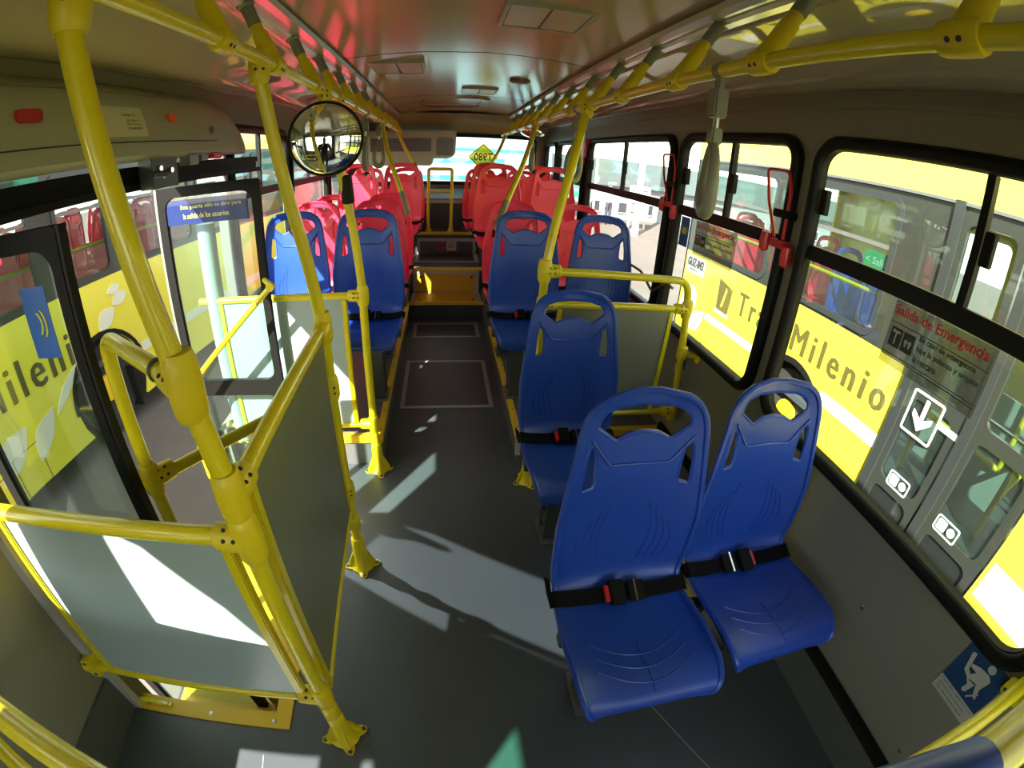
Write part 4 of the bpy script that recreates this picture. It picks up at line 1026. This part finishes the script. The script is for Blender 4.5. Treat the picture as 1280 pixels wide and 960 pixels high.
dsn = root('route_sign', 'yellow diamond sign with mirrored black code on the rear window', 'sign', (.43, YR - .125, 1.45))
cy_, cz_ = .452, 1.553
ydm = YR - .118
obj('sign_plate', MB().prism([(cy_ - .185, cz_), (cy_, cz_ - .185), (cy_ + .185, cz_), (cy_, cz_ + .165)], 'y', ydm - .002, ydm), SIGNY, dsn)
obj('border_line', MB().prism([(cy_ - .172, cz_), (cy_, cz_ - .172), (cy_ + .172, cz_), (cy_, cz_ + .153)], 'y', ydm - .0035, ydm - .002, [[(cy_ - .162, cz_), (cy_, cz_ - .162), (cy_ + .162, cz_), (cy_, cz_ + .144)]]), INK, dsn)
t = MB(); text_mb(t, 'T980', (cy_ + .115, ydm - .004, cz_ - .05), (-.225, 0, 0), (0, 0, .10), -.001, bold=.02); obj('lettering', t, INK, dsn)
# rear yellow frame
yf = root('rear_guard_frame', 'yellow tubular guard frame at the top of the rear steps', 'barrier', (-.03, 5.27, .7))
gx0, gx1 = -.175, .08
for gx in (gx0, gx1):
    obj('upright', MB().tube([(gx, 5.3, .71), (gx, 5.3, 1.40)], .017, 12), YELC, yf)
    obj('foot', MB().lathe([(.045, 0), (.04, .01), (.022, .05), (.02, .09)], (gx, 5.3, .70), 12), YELC, yf)
    obj('joint', MB().lathe([(.022, -.03), (.024, 0), (.022, .03)], (gx, 5.3, 1.155), 12), YELC, yf)
obj('top_tube', MB().tube(bend([(gx0, 5.3, 1.34), (gx0, 5.3, 1.405), (gx1, 5.3, 1.405), (gx1, 5.3, 1.34)], .03), .018, 12), YELC, yf)
obj('middle_tube', MB().tube([(gx0, 5.3, 1.155), (gx1, 5.3, 1.155)], .016, 12), YELC, yf)
dm = root('rear_convex_mirror', 'silvery dome mirror in the rear right corner of the ceiling', 'mirror', (.80, 4.9, 1.80))
obj('dome', MB().lathe([(.15 * sin(a), -.085 * cos(a)) for a in [pi / 2 * (i / 10) for i in range(11)]], (.92, 5.15, 1.87), 28), MIRR, dm)

# ================================================================== SIGNS ON THE RIGHT
# priority sticker on the wall
ps = root('priority_sticker', 'dark blue sticker of a figure with a walking stick on the right wall', 'sticker', (1.198, .08, .64))
xs = XR - .0015
obj('blue_field', MB().box(xs, XR, .012, .157, .592, .741), NAVY, ps)
obj('grey_field', MB().box(xs, XR, .012, .157, .541, .592), GWHITE, ps)
# pictogram: (a,b) in 0..1 of the blue field; a runs toward -y (image right of a person facing the wall)
def F(a, b): return (.157 - a * .145, .592 + b * .149)
pm = MB()
def pg(L): pm.prism([F(a, b) for a, b in L], 'x', xs - .001, xs)
pg([(.62 + .085 * cos(i * pi / 8), .84 + .085 * sin(i * pi / 8)) for i in range(16)])
pg([(.44, .70), (.66, .73), (.76, .66), (.72, .40), (.80, .20), (.72, .20), (.60, .42), (.46, .38), (.40, .48), (.46, .56), (.30, .56), (.28, .62)])
pg([(.16, .80), (.22, .82), (.30, .50), (.46, .42), (.44, .34), (.24, .42), (.14, .76)])
pg([(.40, .34), (.60, .38), (.56, .14), (.50, .10), (.46, .14), (.48, .28)])
pg([(.62, .10), (.76, .32), (.78, .30), (.64, .08)])
obj('pictogram', pm, GWHITE, ps)
for i, s_ in enumerate(('Ceda este espacio a una', 'persona en condición', 'de discapacidad')):
    t = MB(); text_mb(t, s_, (xs - .0004, .150 if i == 0 else .145, .579 - i * .015), (0, -.130 if i == 0 else -.11, 0), (0, 0, .0095), .0004); obj('lettering', t, INK, ps)
# emergency films
def film(y1, y0, z0, z1, label, big=True):
    """y1: left edge (far), y0: right edge (near)"""
    r = root('emergency_notice', label, 'sticker', (1.218, (y0 + y1) / 2, z0)); xf_ = 1.2055; W = y1 - y0; H = z1 - z0
    def P(a, b): return (xf_ - .0012, y1 - a * W, z0 + b * H)
    obj('film', MB().box(xf_, xf_ + .0008, y0, y1, z0, z1), FILM, r)
    t = MB(); text_mb(t, 'Salida de Emergencia', P(.02, .74), (0, -W * .93, 0), (0, 0, H * .21), .0004, bold=.018); obj('red_lettering', t, REDINK, r)
    for i, (s_, w_) in enumerate((('En caso de emergencia', .56), ('baje la palanca y empuje', .62), ('la ventana', .24))):
        t = MB(); text_mb(t, s_, P(.33, .545 - i * .15), (0, -W * w_, 0), (0, 0, H * .11), .0004, bold=.014); obj('black_lettering', t, INK, r)
    for b in (.66, .17, .13): obj('printed_rule', MB().box(xf_ - .0012, xf_ - .0004, y0 + .01 * W, y1 - .01 * W, z0 + b * H, z0 + b * H + .0022), INK, r)
    for k in range(2):
        a0 = .04 + k * .135
        yy1 = y1 - a0 * W; yy0 = yy1 - .12 * W
        s_ = obj('pictogram_square', MB().box(xf_ - .0012, xf_ - .0004, yy0, yy1, z0 + .30 * H, z0 + .60 * H), INK, r)
        pc = MB(); cy = (yy0 + yy1) / 2; w4 = .05 * W
        if k == 0: pc.box(xf_ - .002, xf_ - .0013, cy - w4 * .8, cy + w4 * .8, z0 + .52 * H, z0 + .555 * H).box(xf_ - .002, xf_ - .0013, cy - w4 * .1, cy + w4 * .15, z0 + .34 * H, z0 + .52 * H).lathe([(w4 * .3, 0), (w4 * .3, .0006)], (xf_ - .0013, cy + w4 * .55, z0 + .54 * H), 12, (-1, 0, 0))
        else:
            for d_ in (-.42, .42): pc.lathe([(w4 * .36, 0), (w4 * .36, .0006)], (xf_ - .0013, cy + w4 * d_, z0 + .46 * H), 12, (-1, 0, 0)).box(xf_ - .002, xf_ - .0013, cy + w4 * d_ - .003, cy + w4 * d_ + .003, z0 + .38 * H, z0 + .44 * H)
        obj('pictogram', pc, GWHITE, s_)
film(.845, .50, 1.155, 1.337, 'large film notice with red Salida de Emergencia lettering on the nearest right window')
film(2.06, 1.70, 1.17, 1.337, 'film notice with red Salida de Emergencia lettering on the middle right window')
bs2 = root('window_sticker', 'bright blue sticker with a yellow and white emblem in the corner of the middle window', 'sticker', (1.216, 2.18, 1.24))
obj('sheet', MB().box(1.2042, 1.2055, 2.125, 2.215, 1.185, 1.335), SIGNB, bs2)
obj('emblem', MB().lathe([(.018, 0), (.018, .0008)], (1.2041, 2.17, 1.265), 16, (-1, 0, 0)).tube([(1.204, 2.17 + .030 * cos(a), 1.265 + .026 * sin(a)) for a in [-.9 + .2 * i for i in range(10)]], .002, 5).tube([(1.204, 2.17 - .030 * cos(a), 1.265 + .026 * sin(a)) for a in [-.9 + .2 * i for i in range(10)]], .002, 5), YINK, bs2)
# small navy sticker on the wall by the right partition
s3 = root('wall_sticker', 'small navy and grey sticker on the right wall behind the partition rail', 'sticker', (1.198, 1.95, .5))
obj('blue_field', MB().box(xs, XR, 1.90, 2.0, .60, .72), NAVY, s3); obj('grey_field', MB().box(xs, XR, 1.90, 2.0, .55, .60), GWHITE, s3)

# ================================================================== OUTSIDE
GZ = -.80
struct('ground', MB().box(-40, 45, -30, 60, GZ - .1, GZ), ASPH, label='sunlit grey brown asphalt yard', smooth=False)

def parked_bus(nm, label, sidefn, yA, yB, wins, doors, depth, dirx, texts, wheels, seats_in, zroof=2.45, topz=1.77, wz0=.765, wz1=1.70, group=None, ry=0.0, base=(0, 0, 0), band=None, bar=1.36):
    """local frame: side face in the plane x=0 facing -dirx, y along, depth toward dirx"""
    r = root(nm, label, 'bus', base); r.rotation_euler.z = ry
    def ob(name, mb, m, parent=r, **k):
        o = obj(name, mb, m, None, **k); o.parent = parent; return o
    s = dirx
    def pz(x0, x1): return tuple(sorted((x0 * s, x1 * s)))
    zb = GZ + .22
    # lower side with wheel arches
    low = [(yA, zb)]
    for (wy, wz, ar, tr_) in sorted(wheels):
        a0 = math.asin(max(-1, (zb - wz) / ar))
        for k in range(17):
            a = pi - a0 - (pi - 2 * a0) * k / 16; low.append((wy + ar * cos(a), wz + ar * sin(a)))
    low += [(yB, zb), (yB, wz0 - .045), (yA, wz0 - .045)]
    a_, b_ = pz(0, .03)
    segs = []
    # split lower side at door openings
    cuts = sorted([(d0, d1) for d0, d1 in doors]); 
    if not cuts: ob('side_panel', MB().prism(low, 'x', a_, b_), BODY, smooth=False)
    else:
        d0, d1 = cuts[0][0], cuts[-1][1]
        lowR = [(max(y, d1), z) if y < d1 else (y, z) for y, z in low if y >= d1 - 1e-6 or True]
        L2 = [(d1, zb)] + [p for p in low[1:-3] if p[0] > d1] + [(yB, zb), (yB, wz0 - .045), (d1, wz0 - .045)]
        ob('side_panel', MB().prism(L2, 'x', a_, b_), BODY, smooth=False)
        ob('side_panel', MB().box(a_, b_, yA, d0, zb, wz0 - .045), BODY)
    ob('roof_panel', MB().prism([(0, topz), (.02, topz + .35), (.12, zroof - .12), (.35, zroof), (depth - .35, zroof), (depth - .12, zroof - .12), (depth, topz), (depth - .03, topz), (depth - .16, zroof - .15), (depth - .36, zroof - .04), (.36, zroof - .04), (.16, zroof - .15), (.05, topz + .33), (.03, topz)] if s > 0 else
        [(-x, z) for x, z in [(0, topz), (.02, topz + .35), (.12, zroof - .12), (.35, zroof), (depth - .35, zroof), (depth - .12, zroof - .12), (depth, topz), (depth - .03, topz), (depth - .16, zroof - .15), (depth - .36, zroof - .04), (.36, zroof - .04), (.16, zroof - .15), (.05, topz + .33), (.03, topz)]], 'y', yA, yB), BODY)
    # window band
    holes = [rrect(w0, w1, wz0, wz1, .09) for w0, w1 in wins]
    ya_, yb_ = (yA, yB)
    ob('window_band', MB().prism(rrect(yA, yB, wz0 - .045, topz), 'x', a_, b_, holes + [rrect(d0, d1, wz0 - .04, wz1 + .02) for d0, d1 in doors]), band or BAND, smooth=False)
    for w0, w1 in wins:
        fa, fb = pz(-.012, .03)
        f = ob('window_frame', MB().prism(rrect(w0 - .02, w1 + .02, wz0 - .02, wz1 + .02, .10), 'x', fa, fb, [rrect(w0 + .025, w1 - .025, wz0 + .025, wz1 - .025, .07)]), BTRIM)
        ob('glass_pane', MB().box(*pz(.008, .012), w0, w1, wz0, wz1), GLASSB, f, smooth=False)
        ob('window_bar', MB().box(*pz(.0, .02), w0 + .02, w1 - .02, bar, bar + .03), GREYM, f)
        ob('inner_rail', MB().tube([(s * .12, w0 - .1, 1.03), (s * .12, w1 + .1, 1.03)], .018, 8), YEL, f)
    # far side, floor, ends
    fh = [rrect(y, y + 1.1, wz0, wz1, .08) for y in [yA + .4 + 1.3 * k for k in range(int((yB - yA - .6) / 1.3))]]
    ob('far_side', MB().prism(rrect(yA, yB, zb, topz), 'x', *pz(depth - .03, depth), fh), BODY, smooth=False)
    ob('bus_floor', MB().box(*pz(.03, depth - .03), yA, yB, -.05, 0.0), FLOOR)
    ob('end_panel', MB().prism(rrect(*pz(.0, depth), zb, zroof - .05, .1), 'y', yA, yA + .03, [rrect(*pz(.25, depth - .25), .8, 1.9, .08)]), BODY)
    ob('end_panel', MB().prism(rrect(*pz(.0, depth), zb, zroof - .05, .1), 'y', yB - .03, yB, [rrect(*pz(.25, depth - .25), .9, 1.9, .08)]), BODY)
    # doors
    for d0, d1 in doors:
        dz0 = GZ + .28; dz1 = wz1 + .04; m1 = .62
        q0 = rrect(d0 + .075, d1 - .065, dz0 + .17 if False else 0.0, m1 - .04, .06); q1 = rrect(d0 + .075, d1 - .065, m1 + .05, dz1 - .07, .06); q2 = rrect(d0 + .075, d1 - .065, dz0 + .08, -.07, .06)
        df = ob('bus_door', MB().prism(rrect(d0 + .02, d1 - .01, dz0, dz1, .03), 'x', *pz(-.01, .03), [q0, q1, q2]), BAND)
        ob('glass_pane', MB().box(*pz(.008, .012), d0 + .07, d1 - .06, -.01, m1 - .03), GLASSB, df, smooth=False)
        ob('glass_pane', MB().box(*pz(.008, .012), d0 + .07, d1 - .06, m1 + .04, dz1 - .06), GLASSB, df, smooth=False)
        ob('glass_pane', MB().box(*pz(.008, .012), d0 + .07, d1 - .06, dz0 + .07, -.06), GLASSB, df, smooth=False)
        ob('door_edge', MB().box(*pz(-.025, .01), d1 - .02, d1 + .050, dz0, dz1 + .05), BTRIM, df)
    for (wy, wz, ar, tr_) in wheels:
        w = ob('wheel', MB().lathe([(tr_ * .55, .22), (tr_ * .93, .24), (tr_, .20), (tr_, .02), (tr_ * .93, -.02), (tr_ * .60, .0)], (s * .10, wy, wz), 32, (s, 0, 0)), TYRE)
        ob('hub', MB().lathe([(tr_ * .60, .05), (tr_ * .57, .01), (tr_ * .40, .05), (tr_ * .30, .03), (tr_ * .28, -.03), (.02, -.04)], (s * .10, wy, wz), 24, (s, 0, 0)), HUBY, w)
        for k in range(8):
            a = 2 * pi * k / 8; ob('wheel_nut', MB().lathe([(.02, 0), (.018, .02)], (s * .13, wy + tr_ * .46 * cos(a), wz + tr_ * .46 * sin(a)), 6, (-s, 0, 0)), GREYM, w)
        arch = MB(); P = [(wy + (ar) * cos(pi * k / 16), wz + (ar) * sin(pi * k / 16)) for k in range(17)]; P2 = [(wy + (ar + .03) * cos(pi * k / 16), wz + (ar + .05) * sin(pi * k / 16)) for k in range(17)]
        arch.prism(P + P2[::-1], 'x', *pz(-.012, .02)); ob('arch_trim', arch, BLACK)
        a2 = MB(); N_ = 17; X0, X1 = pz(.03, .5)
        a2.add([(x, y, z) for x in (X0, X1) for y, z in P], [(i, i + 1, N_ + i + 1, N_ + i) for i in range(16)]); ob('arch_liner', a2, BLACK)
    texts(r, ob, s)
    return r

# ---- right-hand parked bus
def leafshape(cx, cz, L, ang, wd=.35):
    P = []
    for k in range(13): t = k / 12; P.append((L * t, wd * L * sin(pi * t) * (1 - .3 * t)))
    for k in range(11, 0, -1): t = k / 12; P.append((L * t, -wd * L * .55 * sin(pi * t)))
    c, s_ = cos(ang), sin(ang); return [(cx + x * c - y * s_, cz + x * s_ + y * c) for x, y in P]
def texts_r(r, ob, s):
    def T(name, body, y_left, z0, w, h, m):
        t = MB(); text_mb(t, body, (-.0065, y_left, z0), (0, -w, 0), (0, 0, h), .001); ob(name, t, m)
    # company lettering on the side; it reads from our bus toward the camera side
    for tx_, ya, w_ in (('Trans', 3.70, .74), ('Milenio', 2.85, 1.07)):
        t = MB()
        for k_ in (-1, 0, 1): text_mb(t, tx_, (-.004 - .001 * k_, ya + .009 * k_, .335 + .002 * k_), (0, -w_, 0), (0, 0, .225), .0005, space=1.35)
        ob('lettering', t, OLIVE)
    ob('stripe', MB().box(-.004, 0, 3.24, 4.25, .08, .15), WHITE); ob('stripe', MB().box(-.004, 0, 1.70, 2.36, .10, .20), WHITE)
    ob('stripe', MB().box(-.004, 0, -2.0, .57, -.14, .10), WHITE)
    ob('number_plate_sticker', MB().prism(rrect(4.44, 4.85, .48, .68, .03), 'x', -.005, 0), mat('plate_grey_white', (.27, .28, .27), .6))
    t = MB()
    for k_ in (-1, 0, 1): text_mb(t, 'GUZ-842', (-.0065 - .001 * k_, 4.82 + .004 * k_, .56), (0, -.35, 0), (0, 0, .095), .0004)
    ob('lettering', t, INK)
    T('lettering', 'BOGOTA D.C.', 4.75, .515, .2, .02, INK)
    em = ob('emblem', MB().prism([(4.10, .58), (3.84, .52), (3.86, .25), (4.08, .27)], 'x', -.006, 0), OLIVE)
    ob('emblem_flap', MB().prism([(4.17, .60), (3.76, .52), (3.80, .58), (4.08, .66)], 'x', -.008, 0), BODY)
    ob('emblem_stroke', MB().prism([(4.00, .31), (3.97, .31), (3.93, .49), (3.95, .52)], 'x', -.008, -.006), BODY)
    ob('emblem_base', MB().box(-.008, 0, 3.84, 4.10, .225, .26), WHITE)
    for i_, P in enumerate((leafshape(4.86, .05, .40, 2.3), leafshape(4.62, -.12, .42, 2.5), leafshape(4.50, .12, .34, .75))): ob('leaf_graphic', MB().prism(P, 'x', -.003 - .0012 * i_, -.0005), WHITE)
    for bx in ((4.22, 4.226, -.5, .70), (3.3, 3.306, -.5, .05), (4.226, 4.9, .30, .305)): ob('panel_joint', MB().box(-.003, 0, *bx), OLIVE)
    ob('panel_joint', MB().prism(rrect(3.05, 3.25, -.06, .12), 'x', -.002, 0, [rrect(3.055, 3.245, -.055, .115)]), OLIVE)
    ob('roof_gutter', MB().box(-.02, 0, -2.5, 4.92, 1.765, 1.785), GREYM)
    ob('green_sign', MB().box(.02, .026, 2.03, 2.36, 1.20, 1.32), GREENS)
    t = MB(); text_mb(t, '< Salida', (.019, 2.34, 1.235), (0, -.24, 0), (0, 0, .05), .001); ob('lettering', t, WHITE)
    # door graphics
    ob('door_sticker', MB().prism(rrect(1.33, 1.59, .355, .64, .02), 'x', -.013, -.011, [rrect(1.345, 1.575, .37, .625, .01)]), WHITE)
    ob('door_arrow', MB().prism([(1.475, .61), (1.445, .61), (1.445, .48), (1.38, .52), (1.38, .48), (1.46, .40), (1.54, .48), (1.54, .52), (1.475, .48)], 'x', -.013, -.011), WHITE)
    ob('door_label', MB().box(-.013, -.011, 1.10, 1.33, .50, .54), WHITE)
    for y in (1.46, 1.00):
        ob('door_sticker', MB().prism(rrect(y - .15, y + .04, -.02, .09, .02), 'x', -.013, -.011, [rrect(y - .14, y + .03, -.01, .08, .015)]).prism(rrect(y - .05, y + .02, 0, .07, .01), 'x', -.013, -.011).prism([(y - .095 + .03 * cos(k), .035 + .03 * sin(k)) for k in [2 * pi * i / 12 for i in range(12)]], 'x', -.013, -.011), WHITE)
    rl = MB()
    for (a, b) in (((.25, 1.60, .0), (.25, 1.60, 1.6)), ((.25, .85, .0), (.25, .85, 1.6)), ((.25, 1.6, .45), (.6, 1.05, .30)), ((.6, 1.05, .30), (.6, 1.05, .9)), ((.25, .85, .30), (.9, .85, .75)), ((.3, .7, .1), (1.2, .7, .1))):
        rl.tube([a, b], .022, 10)
    ob('door_handrail', rl, YEL)
    ob('inner_panel', MB().box(.62, .64, .95, 1.75, -.1, .75), FROST)
BR = parked_bus('parked_bus', 'yellow articulated style bus with olive lettering parked close on the right', None, -3.2, 4.92, [(2.10, 3.22), (3.44, 4.60), (-2.6, -.9), (-.7, .3)], [(.60, 1.12), (1.17, 1.65)], 2.5, 1, texts_r, [(2.75, -.22, .46, .41)], 0, base=(2.8, 0, 0))
# ---- left-hand parked bus
def texts_l(r, ob, s):
    # in the local frame y runs to the rear; the lettering ends before the wheel
    t = MB(); [text_mb(t, 'TransMilenio', (.004 + .001 * k_, -2.78 + .010 * k_, .13), (0, 2.38, 0), (0, 0, .30), .0005, space=1.25) for k_ in (-1, 0, 1)]; ob('lettering', t, OLIVE)
    for i_, P in enumerate((leafshape(-1.78, -.36, .52, .62, .34), leafshape(-1.36, -.40, .46, .80, .30), leafshape(-1.02, -.16, .55, .62, .12), leafshape(-.26, .26, .30, .55, .42), leafshape(-.02, .44, .24, .25, .4), leafshape(-.06, .56, .2, .15, .3))): ob('leaf_graphic', MB().prism(P, 'x', .0005, .003 + .0012 * i_), LEAFW)
    ob('stripe', MB().prism([(.25, -.16), (.95, -.16), (.95, -.06), (.25, -.06)], 'x', 0, .004).box(0, .004, 1.1, 3.5, -.16, -.06), LEAFW)
    ob('panel_joint', MB().prism(rrect(-1.62, -1.32, -.58, -.22), 'x', .0, .003, [rrect(-1.614, -1.326, -.574, -.226)]), OLIVE)
    ob('panel_joint', MB().prism(rrect(-1.98, -1.72, -.58, -.28), 'x', 0, .003, [rrect(-1.974, -1.726, -.574, -.286)]), OLIVE)
    ob('panel_joint', MB().box(0, .003, .62, .626, -.5, .68), OLIVE)
    ob('mud_flap', MB().box(-.30, 0.0, .03, .06, -.66, -.22), BLACK)
    gs = ob('green_band', MB().box(.0, .012, -3.6, -.62, 1.45, 1.78), GREENB)
BL = parked_bus('parked_bus', 'yellow bus with pale leaf graphics parked close on the left beyond the open door', None, -5.6, 4.5, [(-1.95, -.80), (-.52, .10), (.24, 1.5), (1.65, 2.9), (3.05, 4.3), (-3.4, -2.15)], [], 2.5, -1, texts_l, [(-.28, -.30, .52, .46), (-4.4, -.30, .52, .46)], 0, base=(-3.2, 3.8, 0), ry=-math.atan(.12))
def bus_seat(x, y, z, c, parent_lab, group, rot=0):
    r = bpy.data.objects.new('passenger_seat', ME_BLUE if c == 'b' else ME_RED); COL.objects.link(r)
    r.location = (x, y, z); r.rotation_euler.z = rot; tag(r, parent_lab, 'seat', group)
ORD = ['first', 'second', 'third', 'fourth', 'fifth', 'sixth', 'seventh']
for k in range(4):
    for j in range(2):
        c_ = 'blue' if k == 0 else 'red'
        bus_seat(3.15 + .46 * j, 2.35 + .72 * k, .2, c_[0], '%s seat inside the right parked bus, %s back in its %s row' % (c_, ORD[k], ('window', 'inner')[j]), 'seats inside the right parked bus')
for k in range(7):
    for j in range(4):
        y = 2.05 + .62 * k; x = -3.2 + .12 * (y - 3.8) - .42 - .46 * j - (.35 if j > 1 else 0)
        c_ = 'blue' if k == 6 else 'red'
        bus_seat(x, y, .28, c_[0], '%s seat inside the left parked bus, %s back in its %s row' % (c_, ORD[k], ('near window', 'near aisle', 'far aisle', 'far window')[j]), 'seats inside the left parked bus', -.12)

# ---- white and turquoise bus behind
wb2 = root('white_bus', 'white and turquoise bus parked behind the rear window', 'bus', (0.2, 9.0, GZ))
obj('body', MB().prism(rrect(-4.5, 2.0, GZ + .25, 2.3, .2), 'y', 9.0, 11.4), BODYW, wb2, bevel=.05)
obj('turquoise_band', MB().box(-4.5, 1.2, 8.99, 9.0, 1.44, 1.54).box(-4.5, 1.5, 8.99, 9.0, 1.66, 1.72).box(-4.5, 2.0, 8.99, 9.0, 1.12, 1.20), TURQ, wb2)
for k in range(3): obj('side_window', MB().prism(rrect(1.1 - 1.5 * k, 2.0 - 1.5 * k, 1.2, 1.62, .08), 'y', 8.985, 9.0), mat('sky_glass', (.25, .45, .6), .1), wb2) if k == 0 else None
for x in (-3, 1.2): obj('wheel', MB().lathe([(.2, .0), (.45, .0), (.47, .05), (.47, .25), (.2, .25)], (x, 8.98, GZ + .47), 24, (0, 1, 0)), TYRE, wb2)

# ---- station building, fence, people on the right rear
bd = root('station_building', 'long pale low building with small dark windows across the yard', 'building', (16, 23, GZ))
obj('wall_block', MB().box(4.2, 34, 21.0, 27, GZ, .75), BLDG, bd)
obj('roof_band', MB().box(4.0, 34.2, 20.7, 27.2, .75, 1.95), BLDT, bd)
for k in range(11):
    wf = obj('window', MB().prism(rrect(6.6 + 1.35 * k, 7.1 + 1.35 * k, -.52, .02), 'y', 20.93, 21.0, [rrect(6.64 + 1.35 * k, 7.06 + 1.35 * k, -.48, -.02)]), KERB, bd)
    obj('window_glass', MB().box(6.64 + 1.35 * k, 7.06 + 1.35 * k, 20.97, 20.985, -.48, -.02), DKWIN, wf)
gb = root('green_sign', 'green signboard at the left end of the pale building', 'sign', (5.6, 19.9, GZ))
for z in (.15, .55): obj('board', MB().box(5.1, 6.15, 19.88, 19.92, z, z + .26), GREENS, gb)
obj('post', MB().cyl((5.15, 19.94, GZ), (5.15, 19.94, .85), .04), KERB, gb); obj('post', MB().cyl((6.1, 19.94, GZ), (6.1, 19.94, .85), .04), KERB, gb)
for i, (x, y, h, lb_) in enumerate(((6.85, 16.0, 8.5, 'tall pale lamp post rising in the middle of the long right window'), (5.65, 17.5, 3.0, 'thin short lamp post left of the tall pale one outside'), (7.6, 14.2, 2.5, 'thin grey post at the right end of the long window view'))):
    r = root('lamp_post', lb_, 'lamp post', (x, y, GZ)); obj('post', MB().tube([(x, y, GZ), (x, y, GZ + h)], [.13 if i == 0 else .05, .08 if i == 0 else .04], 12), KERB, r); obj('arm', MB().box(x - .5, x, y - .04, y + .04, GZ + h - .08, GZ + h), KERB, r)
bt = root('notice_board', 'white notice board on a stand in the yard', 'sign', (7.75, 17.8, GZ))
obj('board', MB().box(7.2, 8.1, 17.8, 17.85, GZ + .35, GZ + 1.75), WHITE, bt); obj('leg', MB().cyl((7.3, 17.84, GZ), (7.3, 17.84, GZ + .6), .04), KERB, bt); obj('leg', MB().cyl((8.0, 17.84, GZ), (8.0, 17.84, GZ + .6), .04), KERB, bt)
for k in range(6): obj('printed_line', MB().box(7.3, 7.95 - .1 * (k % 3), 17.794, 17.8, GZ + 1.55 - .18 * k, GZ + 1.60 - .18 * k), REDINK if k == 0 else INK, bt)

def person(x, y, z, H, label, shirt, trous, ry=0, arms='down', phone=False):
    """one continuous skinned figure, baked"""
    J = {'pel': (0, 0, .53), 'wai': (0, -.005, .60), 'che': (0, -.005, .74), 'neck': (0, .0, .835), 'nk2': (0, -.005, .865), 'head': (0, -.012, .925), 'top': (0, -.008, .985)}
    R = {'pel': .085, 'wai': .075, 'che': .088, 'neck': .034, 'nk2': .032, 'head': .052, 'top': .03}
    E = [('pel', 'wai'), ('wai', 'che'), ('che', 'neck'), ('neck', 'nk2'), ('nk2', 'head'), ('head', 'top')]
    for s, n in ((1, 'r'), (-1, 'l')):
        J.update({'sh' + n: (s * .105, 0, .80), 'hip' + n: (s * .052, 0, .49), 'kn' + n: (s * .058, -.008, .275), 'an' + n: (s * .06, .012, .045), 'to' + n: (s * .068, -.085, .018)})
        R.update({'sh' + n: .042, 'hip' + n: .055, 'kn' + n: .036, 'an' + n: .024, 'to' + n: .02})
        if arms == 'down': J.update({'el' + n: (s * .135, .01, .62), 'wr' + n: (s * .14, -.03, .475), 'ha' + n: (s * .14, -.045, .41)})
        else: J.update({'el' + n: (s * .14, -.05, .66), 'wr' + n: (s * .055, -.14, .80), 'ha' + n: (s * .035, -.16, .86)})
        R.update({'el' + n: .026, 'wr' + n: .018, 'ha' + n: .02})
        E += [('che', 'sh' + n), ('sh' + n, 'el' + n), ('el' + n, 'wr' + n), ('wr' + n, 'ha' + n), ('pel', 'hip' + n), ('hip' + n, 'kn' + n), ('kn' + n, 'an' + n), ('an' + n, 'to' + n)]
    K = list(J); me = bpy.data.meshes.new('b'); me.from_pydata([tuple(c * H for c in J[k]) for k in K], [(K.index(a), K.index(b)) for a, b in E], [])
    tmp = bpy.data.objects.new('b', me); COL.objects.link(tmp)
    tmp.modifiers.new('s', 'SKIN'); sv = me.skin_vertices[0].data
    for i, k in enumerate(K): sv[i].radius = (R[k] * H, R[k] * H * (.72 if k in ('pel', 'wai', 'che') else 1)); sv[i].use_root = (k == 'pel')
    md_ = tmp.modifiers.new('u', 'SUBSURF'); md_.levels = 2
    dg = bpy.context.evaluated_depsgraph_get(); dg.update(); m = bpy.data.meshes.new_from_object(tmp.evaluated_get(dg))
    bpy.data.objects.remove(tmp); m.materials.clear()
    for mm in (SKIN, shirt, trous, HAIR): m.materials.append(mm)
    for p in m.polygons:
        c = p.center / H; p.use_smooth = True
        hand = (c.z < .47 and abs(c.x) > .115) if arms == 'down' else (c.y < -.135 and c.z > .79)
        if hand: p.material_index = 0
        elif c.z < .04: p.material_index = 3
        elif c.z < .545 and abs(c.x) < .115: p.material_index = 2
        elif c.z < .845: p.material_index = 1
        elif c.z > .945 or (c.y > .01 and c.z > .87): p.material_index = 3
        else: p.material_index = 0
    r = root('person', label, 'person', (x, y, z)); r.rotation_euler.z = ry
    o = bpy.data.objects.new('body', m); COL.objects.link(o); o.parent = r
    for s in (-1, 1): fo = bpy.data.objects.new('eye', mesh_of('eye', MB().lathe([(.004 * H, 0), (.003 * H, .003 * H)], (s * .018 * H, -.060 * H, .935 * H), 8, (0, -1, 0)), HAIR)); COL.objects.link(fo); fo.parent = r
    no = bpy.data.objects.new('nose', mesh_of('nose', MB().tube([(0, -.055 * H, .935 * H), (0, -.070 * H, .915 * H)], [.004 * H, .009 * H], 8), SKIN)); COL.objects.link(no); no.parent = r
    return r
person(6.65, 18.6, GZ, 1.72, 'person in a pale shirt and dark trousers standing in the yard', SHIRT, TROUS, ry=.4)

person(0.02, -.46, 0, 1.72, 'person in black clothes taking the photograph, seen small in the round mirror', BLKC, TROUS, ry=pi, arms='up')
